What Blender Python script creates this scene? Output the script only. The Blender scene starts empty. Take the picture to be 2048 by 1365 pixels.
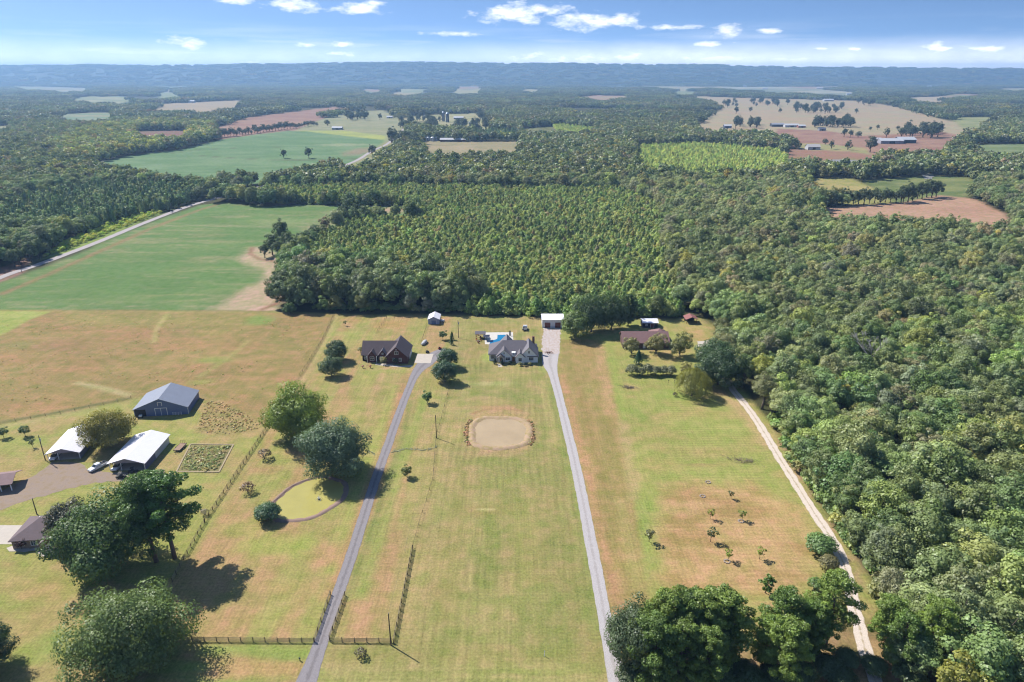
import bpy, bmesh, math, random
import numpy as np
from mathutils import Vector, Matrix, noise as mnoise

# ------------------------------------------------------------------ camera, sky, sun, exposure
SC = bpy.context.scene
COL = SC.collection
H, F, Y0 = 115.0, 1365.0, 148.0                 # drone height (m), focal length and horizon row of the 2048 px photograph
PITCH = math.atan((682.5 - Y0) / F)
CP, SP = math.cos(PITCH), math.sin(PITCH)
cam_d = bpy.data.cameras.new('camera')
cam = bpy.data.objects.new('camera', cam_d); COL.objects.link(cam)
cam.location = (0, 0, H); cam.rotation_euler = (math.pi / 2 - PITCH, 0, 0)
cam_d.sensor_fit = 'HORIZONTAL'; cam_d.sensor_width = 36.0; cam_d.lens = 36.0 * F / 2048.0
cam_d.clip_start = 1.0; cam_d.clip_end = 80000.0
SC.camera = cam

SUN_EL = math.radians(47.0)
SUN_AZ = math.radians(-55.0)                    # from +Y towards +X: the sun stands ahead and to the left
sun_dir = Vector((math.sin(SUN_AZ) * math.cos(SUN_EL), math.cos(SUN_AZ) * math.cos(SUN_EL), math.sin(SUN_EL)))
sd = bpy.data.lights.new('sun', 'SUN'); sd.energy = 5.0; sd.angle = math.radians(0.53); sd.color = (1.0, 0.955, 0.88)
sun = bpy.data.objects.new('sun', sd); COL.objects.link(sun)
sun.rotation_euler = sun_dir.to_track_quat('Z', 'Y').to_euler(); sun.location = (0, 0, 400)

SC.view_settings.view_transform = 'Standard'; SC.view_settings.look = 'None'
SC.view_settings.exposure = 0.74; SC.view_settings.gamma = 1.0; SC.view_settings.use_curve_mapping = False
SC.render.engine = 'CYCLES'
cy = SC.cycles
cy.use_denoising = True
try: cy.denoiser = 'OPENIMAGEDENOISE'
except Exception: pass
try: cy.denoising_prefilter = 'ACCURATE'; cy.denoising_input_passes = 'RGB_ALBEDO_NORMAL'
except Exception: pass
cy.max_bounces = 5; cy.diffuse_bounces = 2; cy.glossy_bounces = 2; cy.transmission_bounces = 4
cy.volume_bounces = 0; cy.transparent_max_bounces = 6; cy.caustics_reflective = False; cy.caustics_refractive = False
cy.sample_clamp_indirect = 3.0; cy.filter_width = 1.15
try: cy.use_light_tree = False
except Exception: pass

def ray(px, py):
    x = (px - 1024) / F; y = (682.5 - py) / F
    return x, CP + y * SP, -SP + y * CP
def G(px, py, z=0.0):
    dx, dy, dz = ray(px, py); t = (z - H) / dz
    return dx * t, dy * t
def P(X, Y, Z=0.0):
    Z = Z - H; d = Y * CP - Z * SP; u = Y * SP + Z * CP
    return 1024 + F * X / d, 682.5 - F * u / d

# sky with clouds ------------------------------------------------------------
W = bpy.data.worlds.new('World'); SC.world = W; W.use_nodes = True
nt = W.node_tree; nt.nodes.clear()
def N(t, kind, **kw):
    n = t.nodes.new(kind)
    for k, v in kw.items():
        if k.startswith('i_'):
            key = k[2:]; key = int(key) if key.isdigit() else key
            n.inputs[key].default_value = v
        else: setattr(n, k, v)
    return n
def L(t, a, b): t.links.new(a, b)
def math_n(t, op, a, b=None, c=None, clamp=False):
    n = t.nodes.new('ShaderNodeMath'); n.operation = op; n.use_clamp = clamp
    for i, v in enumerate((a, b, c)):
        if v is None: continue
        if isinstance(v, (int, float)): n.inputs[i].default_value = v
        else: t.links.new(v, n.inputs[i])
    return n.outputs[0]
def vec_n(t, op, a, b=None):
    n = t.nodes.new('ShaderNodeVectorMath'); n.operation = op
    for i, v in enumerate((a, b)):
        if v is None: continue
        if isinstance(v, (tuple, list)): n.inputs[i].default_value = v
        else: t.links.new(v, n.inputs[i])
    return n.outputs['Value'] if op == 'LENGTH' else n.outputs[0]
def mix_c(t, fac, a, b, mode='MIX'):
    n = t.nodes.new('ShaderNodeMix'); n.data_type = 'RGBA'; n.blend_type = mode
    for i, v in ((0, fac), (6, a), (7, b)):
        if isinstance(v, (int, float)): n.inputs[i].default_value = v
        elif isinstance(v, (tuple, list)): n.inputs[i].default_value = tuple(v) + ((1,) if len(v) == 3 else ())
        else: t.links.new(v, n.inputs[i])
    return n.outputs[2]
def ramp(t, fac, stops):
    n = t.nodes.new('ShaderNodeValToRGB'); t.links.new(fac, n.inputs[0])
    e = n.color_ramp.elements
    while len(e) < len(stops): e.new(0.5)
    for i, (p_, c_) in enumerate(stops):
        e[i].position = p_; e[i].color = (c_, c_, c_, 1) if isinstance(c_, (int, float)) else tuple(c_) + (1,)
    return n.outputs[0]
def noise_n(t, vec, scale, detail=4, rough=0.55, dist=0.0):
    n = N(t, 'ShaderNodeTexNoise'); n.inputs['Scale'].default_value = scale; n.inputs['Detail'].default_value = detail
    n.inputs['Roughness'].default_value = rough; n.inputs['Distortion'].default_value = dist
    if vec is not None: t.links.new(vec, n.inputs['Vector'])
    return n.outputs[0]

SKY_STRENGTH = 0.1
def build_sky():
    t = nt
    tc = N(t, 'ShaderNodeTexCoord')
    sep = N(t, 'ShaderNodeSeparateXYZ'); L(t, tc.outputs['Generated'], sep.inputs[0])
    X, Y, Z = sep.outputs
    # the clear rural sky is bluer near the horizon than the sky model: look it up a little higher
    up = math_n(t, 'ADD', math_n(t, 'MULTIPLY', math_n(t, 'ABSOLUTE', Z), 5.5), 0.07)
    cmb = N(t, 'ShaderNodeCombineXYZ'); L(t, X, cmb.inputs[0]); L(t, Y, cmb.inputs[1]); L(t, up, cmb.inputs[2])
    nv = vec_n(t, 'NORMALIZE', cmb.outputs[0])
    sky = N(t, 'ShaderNodeTexSky'); sky.sky_type = 'NISHITA'; sky.sun_disc = False
    sky.sun_elevation = SUN_EL; sky.sun_rotation = SUN_AZ
    sky.altitude = 200; sky.air_density = 1.0; sky.dust_density = 0.25; sky.ozone_density = 2.0
    L(t, nv, sky.inputs[0])
    az = math_n(t, 'ARCTAN2', X, Y)
    el = math_n(t, 'ARCSINE', Z)
    ae = N(t, 'ShaderNodeCombineXYZ'); L(t, az, ae.inputs[0]); L(t, el, ae.inputs[1])
    v = ae.outputs[0]
    nz_v = vec_n(t, 'MULTIPLY', v, (1.0, 2.6, 1.0))
    nz = noise_n(t, nz_v, 34.0, 7, 0.62)
    nz2 = noise_n(t, nz_v, 9.0, 3, 0.5)
    clouds = [(580, 10, 62, 14), (712, 18, 60, 12), (1030, 29, 95, 22), (1085, 20, 60, 16), (1180, 42, 100, 19), (1240, 38, 40, 14), (1455, 63, 50, 13),
              (1430, 90, 42, 8), (368, 86, 54, 12), (685, 89, 38, 10), (615, 90, 30, 6), (685, 108, 44, 7),
              (905, 68, 85, 6), (1350, 55, 75, 6), (1885, 97, 52, 12), (1985, 98, 56, 9), (1535, 62, 28, 6), (500, 124, 40, 7),
              (1060, 116, 75, 16), (1160, 118, 95, 15), (1250, 116, 80, 15), (1350, 119, 90, 13), (830, 128, 60, 5), (1440, 118, 80, 11), (1560, 120, 90, 9),
              (1730, 124, 120, 10), (1900, 126, 120, 9), (2040, 122, 90, 10), (1640, 98, 26, 4), (1712, 98, 20, 4), (460, 1, 44, 8), (755, 7, 26, 7)]
    rnd = random.Random(5)
    md = None
    def put(a, e, wa, he):
        nonlocal md
        d = vec_n(t, 'LENGTH', vec_n(t, 'MULTIPLY', vec_n(t, 'SUBTRACT', v, (a, e, 0)), (1 / wa, 1 / he, 0)))
        md = d if md is None else math_n(t, 'MINIMUM', md, d)
    for (cx, cyy, w, h) in clouds:
        dx, dy, dz = ray(cx, cyy)
        put(math.atan2(dx, dy), math.atan2(dz, math.hypot(dx, dy)), w / F * 0.98, h / F)
    dens = math_n(t, 'ADD', math_n(t, 'SUBTRACT', 0.95, md), math_n(t, 'MULTIPLY', math_n(t, 'SUBTRACT', nz, 0.5), 2.6))
    mask = ramp(t, dens, [(0.12, 0.0), (0.85, 1.0)])
    # the same scattered fair-weather clouds over the rest of the dome
    gen = noise_n(t, vec_n(t, 'MULTIPLY', v, (1.0, 2.0, 1.0)), 7.0, 6, 0.55)
    gm = math_n(t, 'MULTIPLY', ramp(t, gen, [(0.60, 0.0), (0.72, 1.0)]), ramp(t, el, [(0.125, 0.0), (0.2, 0.8)]))
    # thin bright veil low over the horizon, stronger to the right
    band = ramp(t, math_n(t, 'ADD', el, math_n(t, 'MULTIPLY', math_n(t, 'SUBTRACT', nz2, 0.5), 0.012)), [(0.013, 1.0), (0.044, 0.0)])
    bs = ramp(t, math_n(t, 'ADD', math_n(t, 'MULTIPLY', az, 0.5), 0.5), [(0.1, 0.62), (0.47, 0.6), (0.56, 0.95)])
    st = noise_n(t, vec_n(t, 'MULTIPLY', v, (1.0, 14.0, 1.0)), 5.0, 4, 0.5)
    veil = math_n(t, 'MULTIPLY', ramp(t, st, [(0.46, 0.0), (0.66, 0.55)]), ramp(t, el, [(0.02, 1.0), (0.065, 0.0)]))
    m = math_n(t, 'MAXIMUM', math_n(t, 'MAXIMUM', math_n(t, 'MULTIPLY', mask, 0.95), gm), math_n(t, 'MAXIMUM', math_n(t, 'MULTIPLY', band, bs), veil), clamp=True)
    shade = ramp(t, nz, [(0.3, 0.82), (0.6, 1.0)])
    cl = mix_c(t, 1.0, mix_c(t, band, (9.2, 9.3, 9.4), (17.0, 16.6, 16.2)), shade, 'MULTIPLY')
    sk = mix_c(t, 1.0, sky.outputs[0], (0.90, 1.0, 1.08), 'MULTIPLY')
    bg = N(t, 'ShaderNodeBackground'); bg.inputs[1].default_value = SKY_STRENGTH
    L(t, mix_c(t, m, sk, cl), bg.inputs[0])
    out = N(t, 'ShaderNodeOutputWorld'); L(t, bg.outputs[0], out.inputs[0])
build_sky()
W.cycles.sampling_method = 'MANUAL'; W.cycles.sample_map_resolution = 256

# ------------------------------------------------------------------ small helpers
KLIT = 1.98                                      # picture value of a sunlit level surface over its albedo
def lin(c):
    c = c / 255.0
    return c / 12.92 if c <= 0.04045 else ((c + 0.055) / 1.055) ** 2.4
def alb(r, g, b, k=None):
    k = k or KLIT
    return (lin(r) / k, lin(g) / k, lin(b) / k)
rng = np.random.default_rng(11)
R = random.Random(3)

def link(o, parent=None):
    COL.objects.link(o)
    if parent is not None: o.parent = parent
    return o
def tag(o, label=None, cat=None, group=None, kind=None):
    if label: o['label'] = label
    if cat: o['category'] = cat
    if group: o['group'] = group
    if kind: o['kind'] = kind
    return o
def thing(name, label, cat, loc=(0, 0, 0), rz=0.0, group=None):
    o = bpy.data.objects.new(name, None); o.empty_display_size = 0.5
    link(o); o.location = loc; o.rotation_euler = (0, 0, rz)
    return tag(o, label, cat, group)
def mesh_from(name, verts, faces, smooth=False):
    me = bpy.data.meshes.new(name); me.from_pydata([tuple(v) for v in verts], [], [tuple(f) for f in faces]); me.update()
    if smooth: me.shade_smooth()
    return me
def obj(name, me, mat=None, parent=None):
    o = bpy.data.objects.new(name, me)
    if mat is not None and len(me.materials) == 0: me.materials.append(mat)
    return link(o, parent)
class MB:
    """collects boxes, prisms and tubes into one mesh"""
    def __init__(s): s.v = []; s.f = []
    def add(s, v, f):
        n = len(s.v); s.v += [tuple(q) for q in v]; s.f += [tuple(i + n for i in q) for q in f]; return s
    def box(s, x0, x1, y0, y1, z0, z1):
        v = [(x, y, z) for z in (z0, z1) for (x, y) in ((x0, y0), (x1, y0), (x1, y1), (x0, y1))]
        return s.add(v, [(3, 2, 1, 0), (4, 5, 6, 7), (0, 1, 5, 4), (1, 2, 6, 5), (2, 3, 7, 6), (3, 0, 4, 7)])
    def prism(s, poly, axis, a, b):
        """poly in the plane across axis, swept from a to b"""
        n = len(poly); v = []
        for t in (a, b):
            for p in poly:
                v.append((t, p[0], p[1]) if axis == 'x' else (p[0], t, p[1]) if axis == 'y' else (p[0], p[1], t))
        f = [tuple(range(n)), tuple(range(2 * n - 1, n - 1, -1))] + [(i, i + n, (i + 1) % n + n, (i + 1) % n) for i in range(n)]
        return s.add(v, f)
    def tube(s, pts, rad, n=6):
        pts = [Vector(p) for p in pts]; base = len(s.v)
        if isinstance(rad, (int, float)): rad = [rad] * len(pts)
        for i, p in enumerate(pts):
            d = (pts[min(i + 1, len(pts) - 1)] - pts[max(i - 1, 0)]).normalized()
            a = d.orthogonal().normalized(); b = d.cross(a)
            for k in range(n):
                an = 2 * math.pi * k / n
                s.v.append(tuple(p + (a * math.cos(an) + b * math.sin(an)) * rad[i]))
        for i in range(len(pts) - 1):
            for k in range(n):
                s.f.append((base + i * n + k, base + i * n + (k + 1) % n, base + (i + 1) * n + (k + 1) % n, base + (i + 1) * n + k))
        s.f.append(tuple(base + k for k in reversed(range(n))))
        s.f.append(tuple(base + (len(pts) - 1) * n + k for k in range(n)))
        return s
    def cyl(s, x, y, z0, z1, r, n=12, r2=None):
        return s.tube([(x, y, z0), (x, y, z1)], [r, r if r2 is None else r2], n)
    def build(s, name, mat, parent=None, smooth=False):
        me = mesh_from(name, s.v, s.f, smooth)
        bm = bmesh.new(); bm.from_mesh(me); bmesh.ops.recalc_face_normals(bm, faces=bm.faces); bm.to_mesh(me); bm.free()
        return obj(name, me, mat, parent)

# ------------------------------------------------------------------ materials
def new_mat(name):
    m = bpy.data.materials.new(name); m.use_nodes = True; m.node_tree.nodes.clear(); return m, m.node_tree
MATS = {}
def mat(name, col, rough=0.85, var=0.12, scale=2.0, bump=0.0, bscale=8.0, metal=0.0, spec=0.3, stripe=None, col2=None):
    """plain procedural surface: colour with two scales of mottling, optional ribs or courses"""
    if name in MATS: return MATS[name]
    m, t = new_mat(name)
    tc = N(t, 'ShaderNodeTexCoord'); v = tc.outputs['Object']
    n1 = noise_n(t, v, scale, 5, 0.6); n2 = noise_n(t, v, scale * 9, 3, 0.6)
    f = math_n(t, 'ADD', math_n(t, 'MULTIPLY', n1, 0.6), math_n(t, 'MULTIPLY', n2, 0.4))
    c = mix_c(t, 1.0, col, ramp(t, f, [(0.25, 1 - var * 1.6), (0.75, 1 + var * 0.9)]), 'MULTIPLY')
    if col2 is not None: c = mix_c(t, ramp(t, n1, [(0.42, 0.0), (0.62, 1.0)]), c, col2)
    b = N(t, 'ShaderNodeBsdfPrincipled'); b.inputs['Roughness'].default_value = rough; b.inputs['Metallic'].default_value = metal
    b.inputs['Specular IOR Level'].default_value = spec
    hgt = None
    if stripe:
        ax, sc_, amt = stripe
        sp = N(t, 'ShaderNodeSeparateXYZ'); L(t, v, sp.inputs[0])
        w = math_n(t, 'FRACT', math_n(t, 'MULTIPLY', sp.outputs['XYZ'.index(ax)], sc_))
        rib = ramp(t, w, [(0.0, 1.0), (0.1, 0.0), (0.9, 0.0), (1.0, 1.0)])
        c = mix_c(t, math_n(t, 'MULTIPLY', rib, amt), c, tuple(x * 0.45 for x in col)); hgt = rib
    L(t, c, b.inputs['Base Color'])
    if bump or hgt is not None:
        bp = N(t, 'ShaderNodeBump'); bp.inputs['Strength'].default_value = bump or 0.4; bp.inputs['Distance'].default_value = 0.04
        L(t, hgt if hgt is not None else noise_n(t, v, bscale, 4, 0.6), bp.inputs['Height']); L(t, bp.outputs[0], b.inputs['Normal'])
    o = N(t, 'ShaderNodeOutputMaterial'); L(t, b.outputs[0], o.inputs[0])
    MATS[name] = m; return m

def leaf_mat(name, trans=0.30, var=0.45):
    m, t = new_mat(name)
    at = N(t, 'ShaderNodeAttribute'); at.attribute_type = 'INSTANCER'; at.attribute_name = 'tint'
    lc = N(t, 'ShaderNodeAttribute'); lc.attribute_type = 'GEOMETRY'; lc.attribute_name = 'lc'
    f = math_n(t, 'ADD', math_n(t, 'MULTIPLY', lc.outputs['Fac'], var * 2), 1 - var)
    sc_ = N(t, 'ShaderNodeVectorMath'); sc_.operation = 'SCALE'; L(t, at.outputs['Color'], sc_.inputs[0]); L(t, f, sc_.inputs['Scale'])
    d = N(t, 'ShaderNodeBsdfDiffuse'); L(t, sc_.outputs[0], d.inputs[0])
    tr = N(t, 'ShaderNodeBsdfTranslucent')
    L(t, mix_c(t, 1.0, sc_.outputs[0], (1.25, 1.2, 0.55), 'MULTIPLY'), tr.inputs[0])
    gl = N(t, 'ShaderNodeBsdfGlossy'); gl.inputs['Roughness'].default_value = 0.45; gl.inputs[0].default_value = (0.5, 0.5, 0.5, 1)
    m1 = N(t, 'ShaderNodeMixShader'); m1.inputs[0].default_value = trans; L(t, d.outputs[0], m1.inputs[1]); L(t, tr.outputs[0], m1.inputs[2])
    m2 = N(t, 'ShaderNodeMixShader'); m2.inputs[0].default_value = 0.05; L(t, m1.outputs[0], m2.inputs[1]); L(t, gl.outputs[0], m2.inputs[2])
    o = N(t, 'ShaderNodeOutputMaterial'); L(t, m2.outputs[0], o.inputs[0])
    return m
LEAF = leaf_mat('foliage')
BARK = mat('bark', (0.13, 0.105, 0.085), 0.95, 0.3, 1.2, 0.6, 6)
PALEBARK = mat('dead wood', (0.42, 0.39, 0.35), 0.9, 0.2, 1.5)
PINEBARK = mat('pine bark', (0.17, 0.12, 0.095), 0.95, 0.3, 1.5, 0.6, 5)

# ------------------------------------------------------------------ noise for painting colour on the land
def vnoise(x, y, seed=0):
    xi = np.floor(x).astype(np.int64); yi = np.floor(y).astype(np.int64); fx = x - xi; fy = y - yi
    fx = fx * fx * (3 - 2 * fx); fy = fy * fy * (3 - 2 * fy)
    def h(a, b):
        n = (a * 374761393 + b * 668265263 + seed * 1442695041) & 0xffffffff
        n = ((n ^ (n >> 13)) * 1274126177) & 0xffffffff
        return ((n ^ (n >> 16)) & 0xffff) / 65535.0
    return (h(xi, yi) * (1 - fx) + h(xi + 1, yi) * fx) * (1 - fy) + (h(xi, yi + 1) * (1 - fx) + h(xi + 1, yi + 1) * fx) * fy
def fbm(x, y, seed=0, o=4):
    s = 0; a = 0.5; t = 0
    for i in range(o):
        s = s + a * vnoise(x * 2 ** i, y * 2 ** i, seed + i * 7); t += a; a *= 0.55
    return s / t
def sdf(poly, x, y):
    """signed distance to a polygon, negative inside"""
    d = np.full(x.shape, 1e18); ins = np.zeros(x.shape, bool); n = len(poly)
    for i in range(n):
        ax, ay = poly[i]; bx, by = poly[(i + 1) % n]
        ex, ey = bx - ax, by - ay; wx, wy = x - ax, y - ay
        q = np.clip((wx * ex + wy * ey) / (ex * ex + ey * ey + 1e-9), 0, 1)
        d = np.minimum(d, (wx - ex * q) ** 2 + (wy - ey * q) ** 2)
        c = ((ay > y) != (by > y)); xs = ax + (y - ay) / (by - ay if by != ay else 1e-9) * ex
        ins ^= c & (x < xs)
    d = np.sqrt(d); return np.where(ins, -d, d)
def GP(poly): return [G(*p) for p in poly]
def inside(poly, x, y):
    ins = np.zeros(x.shape, bool); n = len(poly)
    for i in range(n):
        ax, ay = poly[i]; bx, by = poly[(i + 1) % n]
        c = ((ay > y) != (by > y)); xs = ax + (y - ay) / (by - ay if by != ay else 1e-9) * (bx - ax)
        ins ^= c & (x < xs)
    return ins

# ------------------------------------------------------------------ the lie of the land (outlines read off the photograph, laid on the ground)
LAWN = [(-300, 619), (0, 620), (560, 623), (700, 630), (830, 629), (1000, 632), (1140, 634), (1290, 640), (1400, 636), (1432, 652), (1425, 690), (1440, 735), (1480, 775), (1534, 850),
        (1570, 915), (1614, 985), (1660, 1055), (1704, 1130), (1738, 1230), (1780, 1330), (1830, 1420), (1860, 1800), (-900, 1800)]
SOY1 = [(-300, 626), (-120, 620), (-60, 592), (0, 566), (90, 534), (160, 507), (215, 481), (300, 446), (400, 411), (450, 404), (480, 410), (540, 414), (600, 410), (686, 412), (745, 414), (828, 413), (832, 440),
        (748, 443), (690, 450), (630, 480), (620, 500), (592, 528), (572, 565), (552, 605), (550, 626)]
SOY2 = [(155, 335), (260, 312), (360, 300), (400, 290), (444, 279), (517, 269), (576, 262), (610, 263), (770, 281), (766, 286), (712, 321), (690, 333), (640, 350), (560, 362), (470, 372), (420, 380), (330, 374), (250, 358)]
FIELDS = {  # name: (outline, colour, second colour, feather m)
    'brown_a': ([(432, 246), (500, 234), (580, 225), (676, 213), (692, 221), (650, 236), (600, 252), (440, 268)], (176, 130, 112), (186, 146, 122), 3),
    'pale_a': ([(560, 262), (640, 240), (700, 224), (765, 221), (805, 240), (815, 262), (778, 284), (700, 275)], (176, 172, 130), (160, 164, 118), 4),
    'yellow_a': ([(600, 262), (690, 262), (772, 272), (770, 283), (690, 277)], (190, 196, 96), (176, 186, 100), 3),
    'farmyard': ([(845, 281), (930, 284), (1045, 283), (1035, 305), (900, 312), (850, 305)], (190, 170, 130), (170, 160, 118), 3),
    'farm_b': ([(895, 234), (962, 232), (968, 246), (905, 250)], (190, 178, 130), (170, 168, 112), 5),
    'left_a': ([(103, 231), (150, 227), (238, 225), (236, 244), (120, 244)], (170, 168, 130), (128, 158, 118), 6),
    'left_b': ([(278, 221), (330, 208), (495, 200), (480, 217), (400, 226)], (196, 172, 138), (186, 166, 132), 6),
    'left_c': ([(45, 172), (185, 177), (170, 185), (50, 180)], (176, 176, 150), (166, 160, 130), 10),
    'left_d': ([(190, 160), (240, 162), (235, 166), (200, 166)], (176, 180, 170), (170, 170, 150), 20),
    'left_e': ([(340, 157), (392, 158), (385, 161), (350, 161)], (170, 180, 176), (170, 170, 150), 20),
    'left_f': ([(327, 180), (350, 179), (345, 185), (330, 185)], (176, 166, 140), (170, 160, 130), 10),
    'left_g': ([(270, 263), (382, 261), (375, 276), (280, 278)], (160, 112, 100), (150, 120, 96), 4),
    'left_h': ([(-30, 252), (26, 252), (20, 262), (-30, 262)], (170, 172, 130), (170, 160, 110), 4),
    'mid_a': ([(905, 178), (968, 178), (960, 189), (908, 189)], (186, 176, 128), (180, 176, 120), 6),
    'mid_b': ([(905, 164), (1050, 161), (1110, 162), (1112, 173), (1000, 172), (915, 171)], (170, 172, 146), (120, 134, 112), 10),
    'mid_c': ([(1070, 160), (1116, 161), (1112, 173), (1072, 173)], (196, 192, 168), (186, 186, 160), 8),
    'mid_d': ([(1150, 161), (1235, 166), (1350, 165), (1345, 174), (1225, 176), (1155, 173)], (194, 188, 166), (130, 142, 124), 8),
    'right_a': ([(1377, 192), (1480, 196), (1600, 199), (1720, 202), (1800, 215), (1900, 234), (1962, 244), (1960, 262), (1860, 268), (1800, 268), (1700, 268), (1560, 266), (1400, 262), (1385, 238), (1440, 222)], (198, 172, 140), (190, 176, 138), 5),
    'right_b': ([(1556, 258), (1650, 262), (1720, 272), (1880, 264), (1928, 273), (1880, 306), (1720, 306), (1640, 294), (1540, 280)], (176, 128, 112), (188, 146, 122), 4),
    'right_c': ([(1590, 286), (1650, 288), (1730, 297), (1760, 312), (1620, 306)], (176, 172, 112), (190, 168, 120), 3),
    'right_d': ([(1570, 298), (1700, 304), (1748, 311), (1744, 326), (1650, 326), (1570, 314)], (182, 132, 112), (176, 136, 106), 3),
    'right_e': ([(1606, 358), (1700, 356), (1800, 374), (1790, 386), (1700, 386), (1630, 378)], (196, 178, 110), (172, 168, 92), 3),
    'right_f': ([(1725, 362), (1850, 352), (1935, 354), (1965, 372), (1900, 396), (1800, 388)], (150, 156, 92), (120, 138, 76), 4),
    'right_g': ([(1640, 416), (1700, 412), (1800, 406), (1880, 391), (1945, 397), (2012, 428), (2040, 452), (1850, 470), (1690, 462), (1640, 436)], (212, 168, 138), (204, 158, 130), 3),
    'right_h': ([(1348, 164), (1540, 171), (1620, 178), (1720, 182), (1700, 194), (1500, 182), (1350, 174)], (194, 188, 160), (130, 146, 120), 8),
    'right_i': ([(1785, 197), (1935, 191), (1935, 197), (1850, 203)], (198, 180, 152), (190, 170, 140), 6),
    'right_j': ([(1930, 290), (2060, 288), (2060, 308), (1960, 310)], (150, 164, 112), (130, 150, 92), 5),
    'right_k': ([(1900, 236), (1990, 232), (2000, 244), (1930, 250)], (176, 176, 120), (150, 160, 100), 6),
    'road_w': ([(-60, 562), (0, 536), (60, 515), (50, 545), (-60, 592)], (170, 128, 112), (170, 130, 112), 2),
}
for _k in list(FIELDS):
    _p, *_r = FIELDS[_k]; _m = (min(q[1] for q in _p) + max(q[1] for q in _p)) / 2
    FIELDS[_k] = ([(q[0], q[1] + (F * 13 / G(*q)[1] if q[1] > _m and q[1] < 460 else 0)) for q in _p], *_r)
FIELDS['verge'] = ([(685, 336), (712, 316), (770, 284), (800, 280), (800, 296), (752, 330), (716, 358), (690, 360)], (176, 168, 118), (150, 158, 96), 3)
FIELDS['farm_c'] = ([(796, 238), (850, 230), (960, 226), (990, 244), (975, 264), (900, 266), (850, 262), (800, 252)], (190, 180, 134), (166, 168, 112), 5)
FIELDS['right_l'] = ([(1600, 322), (1700, 318), (1752, 322), (1756, 342), (1700, 346), (1620, 342)], (160, 152, 100), (140, 148, 86), 3)
_fr = random.Random(12)
for _i in range(34):
    _x = _fr.uniform(-40, 2080); _y = _fr.choice((_fr.uniform(162, 176), _fr.uniform(166, 205))); _w = _fr.uniform(18, 60) * (1.5 if _y < 176 else 1); _h = (_y - 150) * _fr.uniform(.08, .16)
    if 400 < _x < 1000 and _y > 190: continue
    FIELDS['far_%d' % _i] = ([(_x - _w, _y), (_x - _w * .3, _y - _h), (_x + _w * .8, _y - _h * .7), (_x + _w, _y + _h * .5), (_x, _y + _h * 1.3 + F * 13 / G(_x, _y)[1])], _fr.choice(((196, 178, 140), (186, 180, 132), (160, 168, 116), (190, 150, 124))), _fr.choice(((186, 170, 130), (150, 160, 110))), 8)
OPEN_PX = [LAWN, SOY1, SOY2] + [f[0] for f in FIELDS.values()]
YOUNG1 = [(478, 380), (740, 376), (960, 382), (1240, 384), (1320, 420), (1335, 520), (1350, 600), (1370, 634), (1130, 634), (930, 630), (962, 610), (945, 590), (880, 570), (760, 560), (640, 558), (600, 540), (625, 500), (640, 478),
          (700, 452), (750, 446), (840, 442), (832, 412), (690, 410), (560, 408), (490, 402)]
YOUNG2 = [(1270, 296), (1400, 290), (1560, 304), (1606, 338), (1500, 366), (1380, 366), (1275, 350)]
YOUNG3 = [(1040, 258), (1120, 252), (1210, 262), (1160, 280), (1050, 280)]
CLUMP = [(548, 622), (572, 572), (610, 545), (700, 540), (800, 548), (900, 565), (948, 592), (962, 622)]
CONIF = [(-40, 440), (40, 412), (150, 388), (300, 376), (415, 386), (395, 402), (330, 428), (250, 452), (120, 470), (0, 470)]
CONIF2 = [(945, 262), (1040, 266), (1036, 282), (950, 280)]
WEEDS = [(190, 462), (235, 444), (300, 425), (330, 424), (300, 438), (250, 460), (200, 486), (120, 512), (80, 520), (130, 485)]

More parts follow.
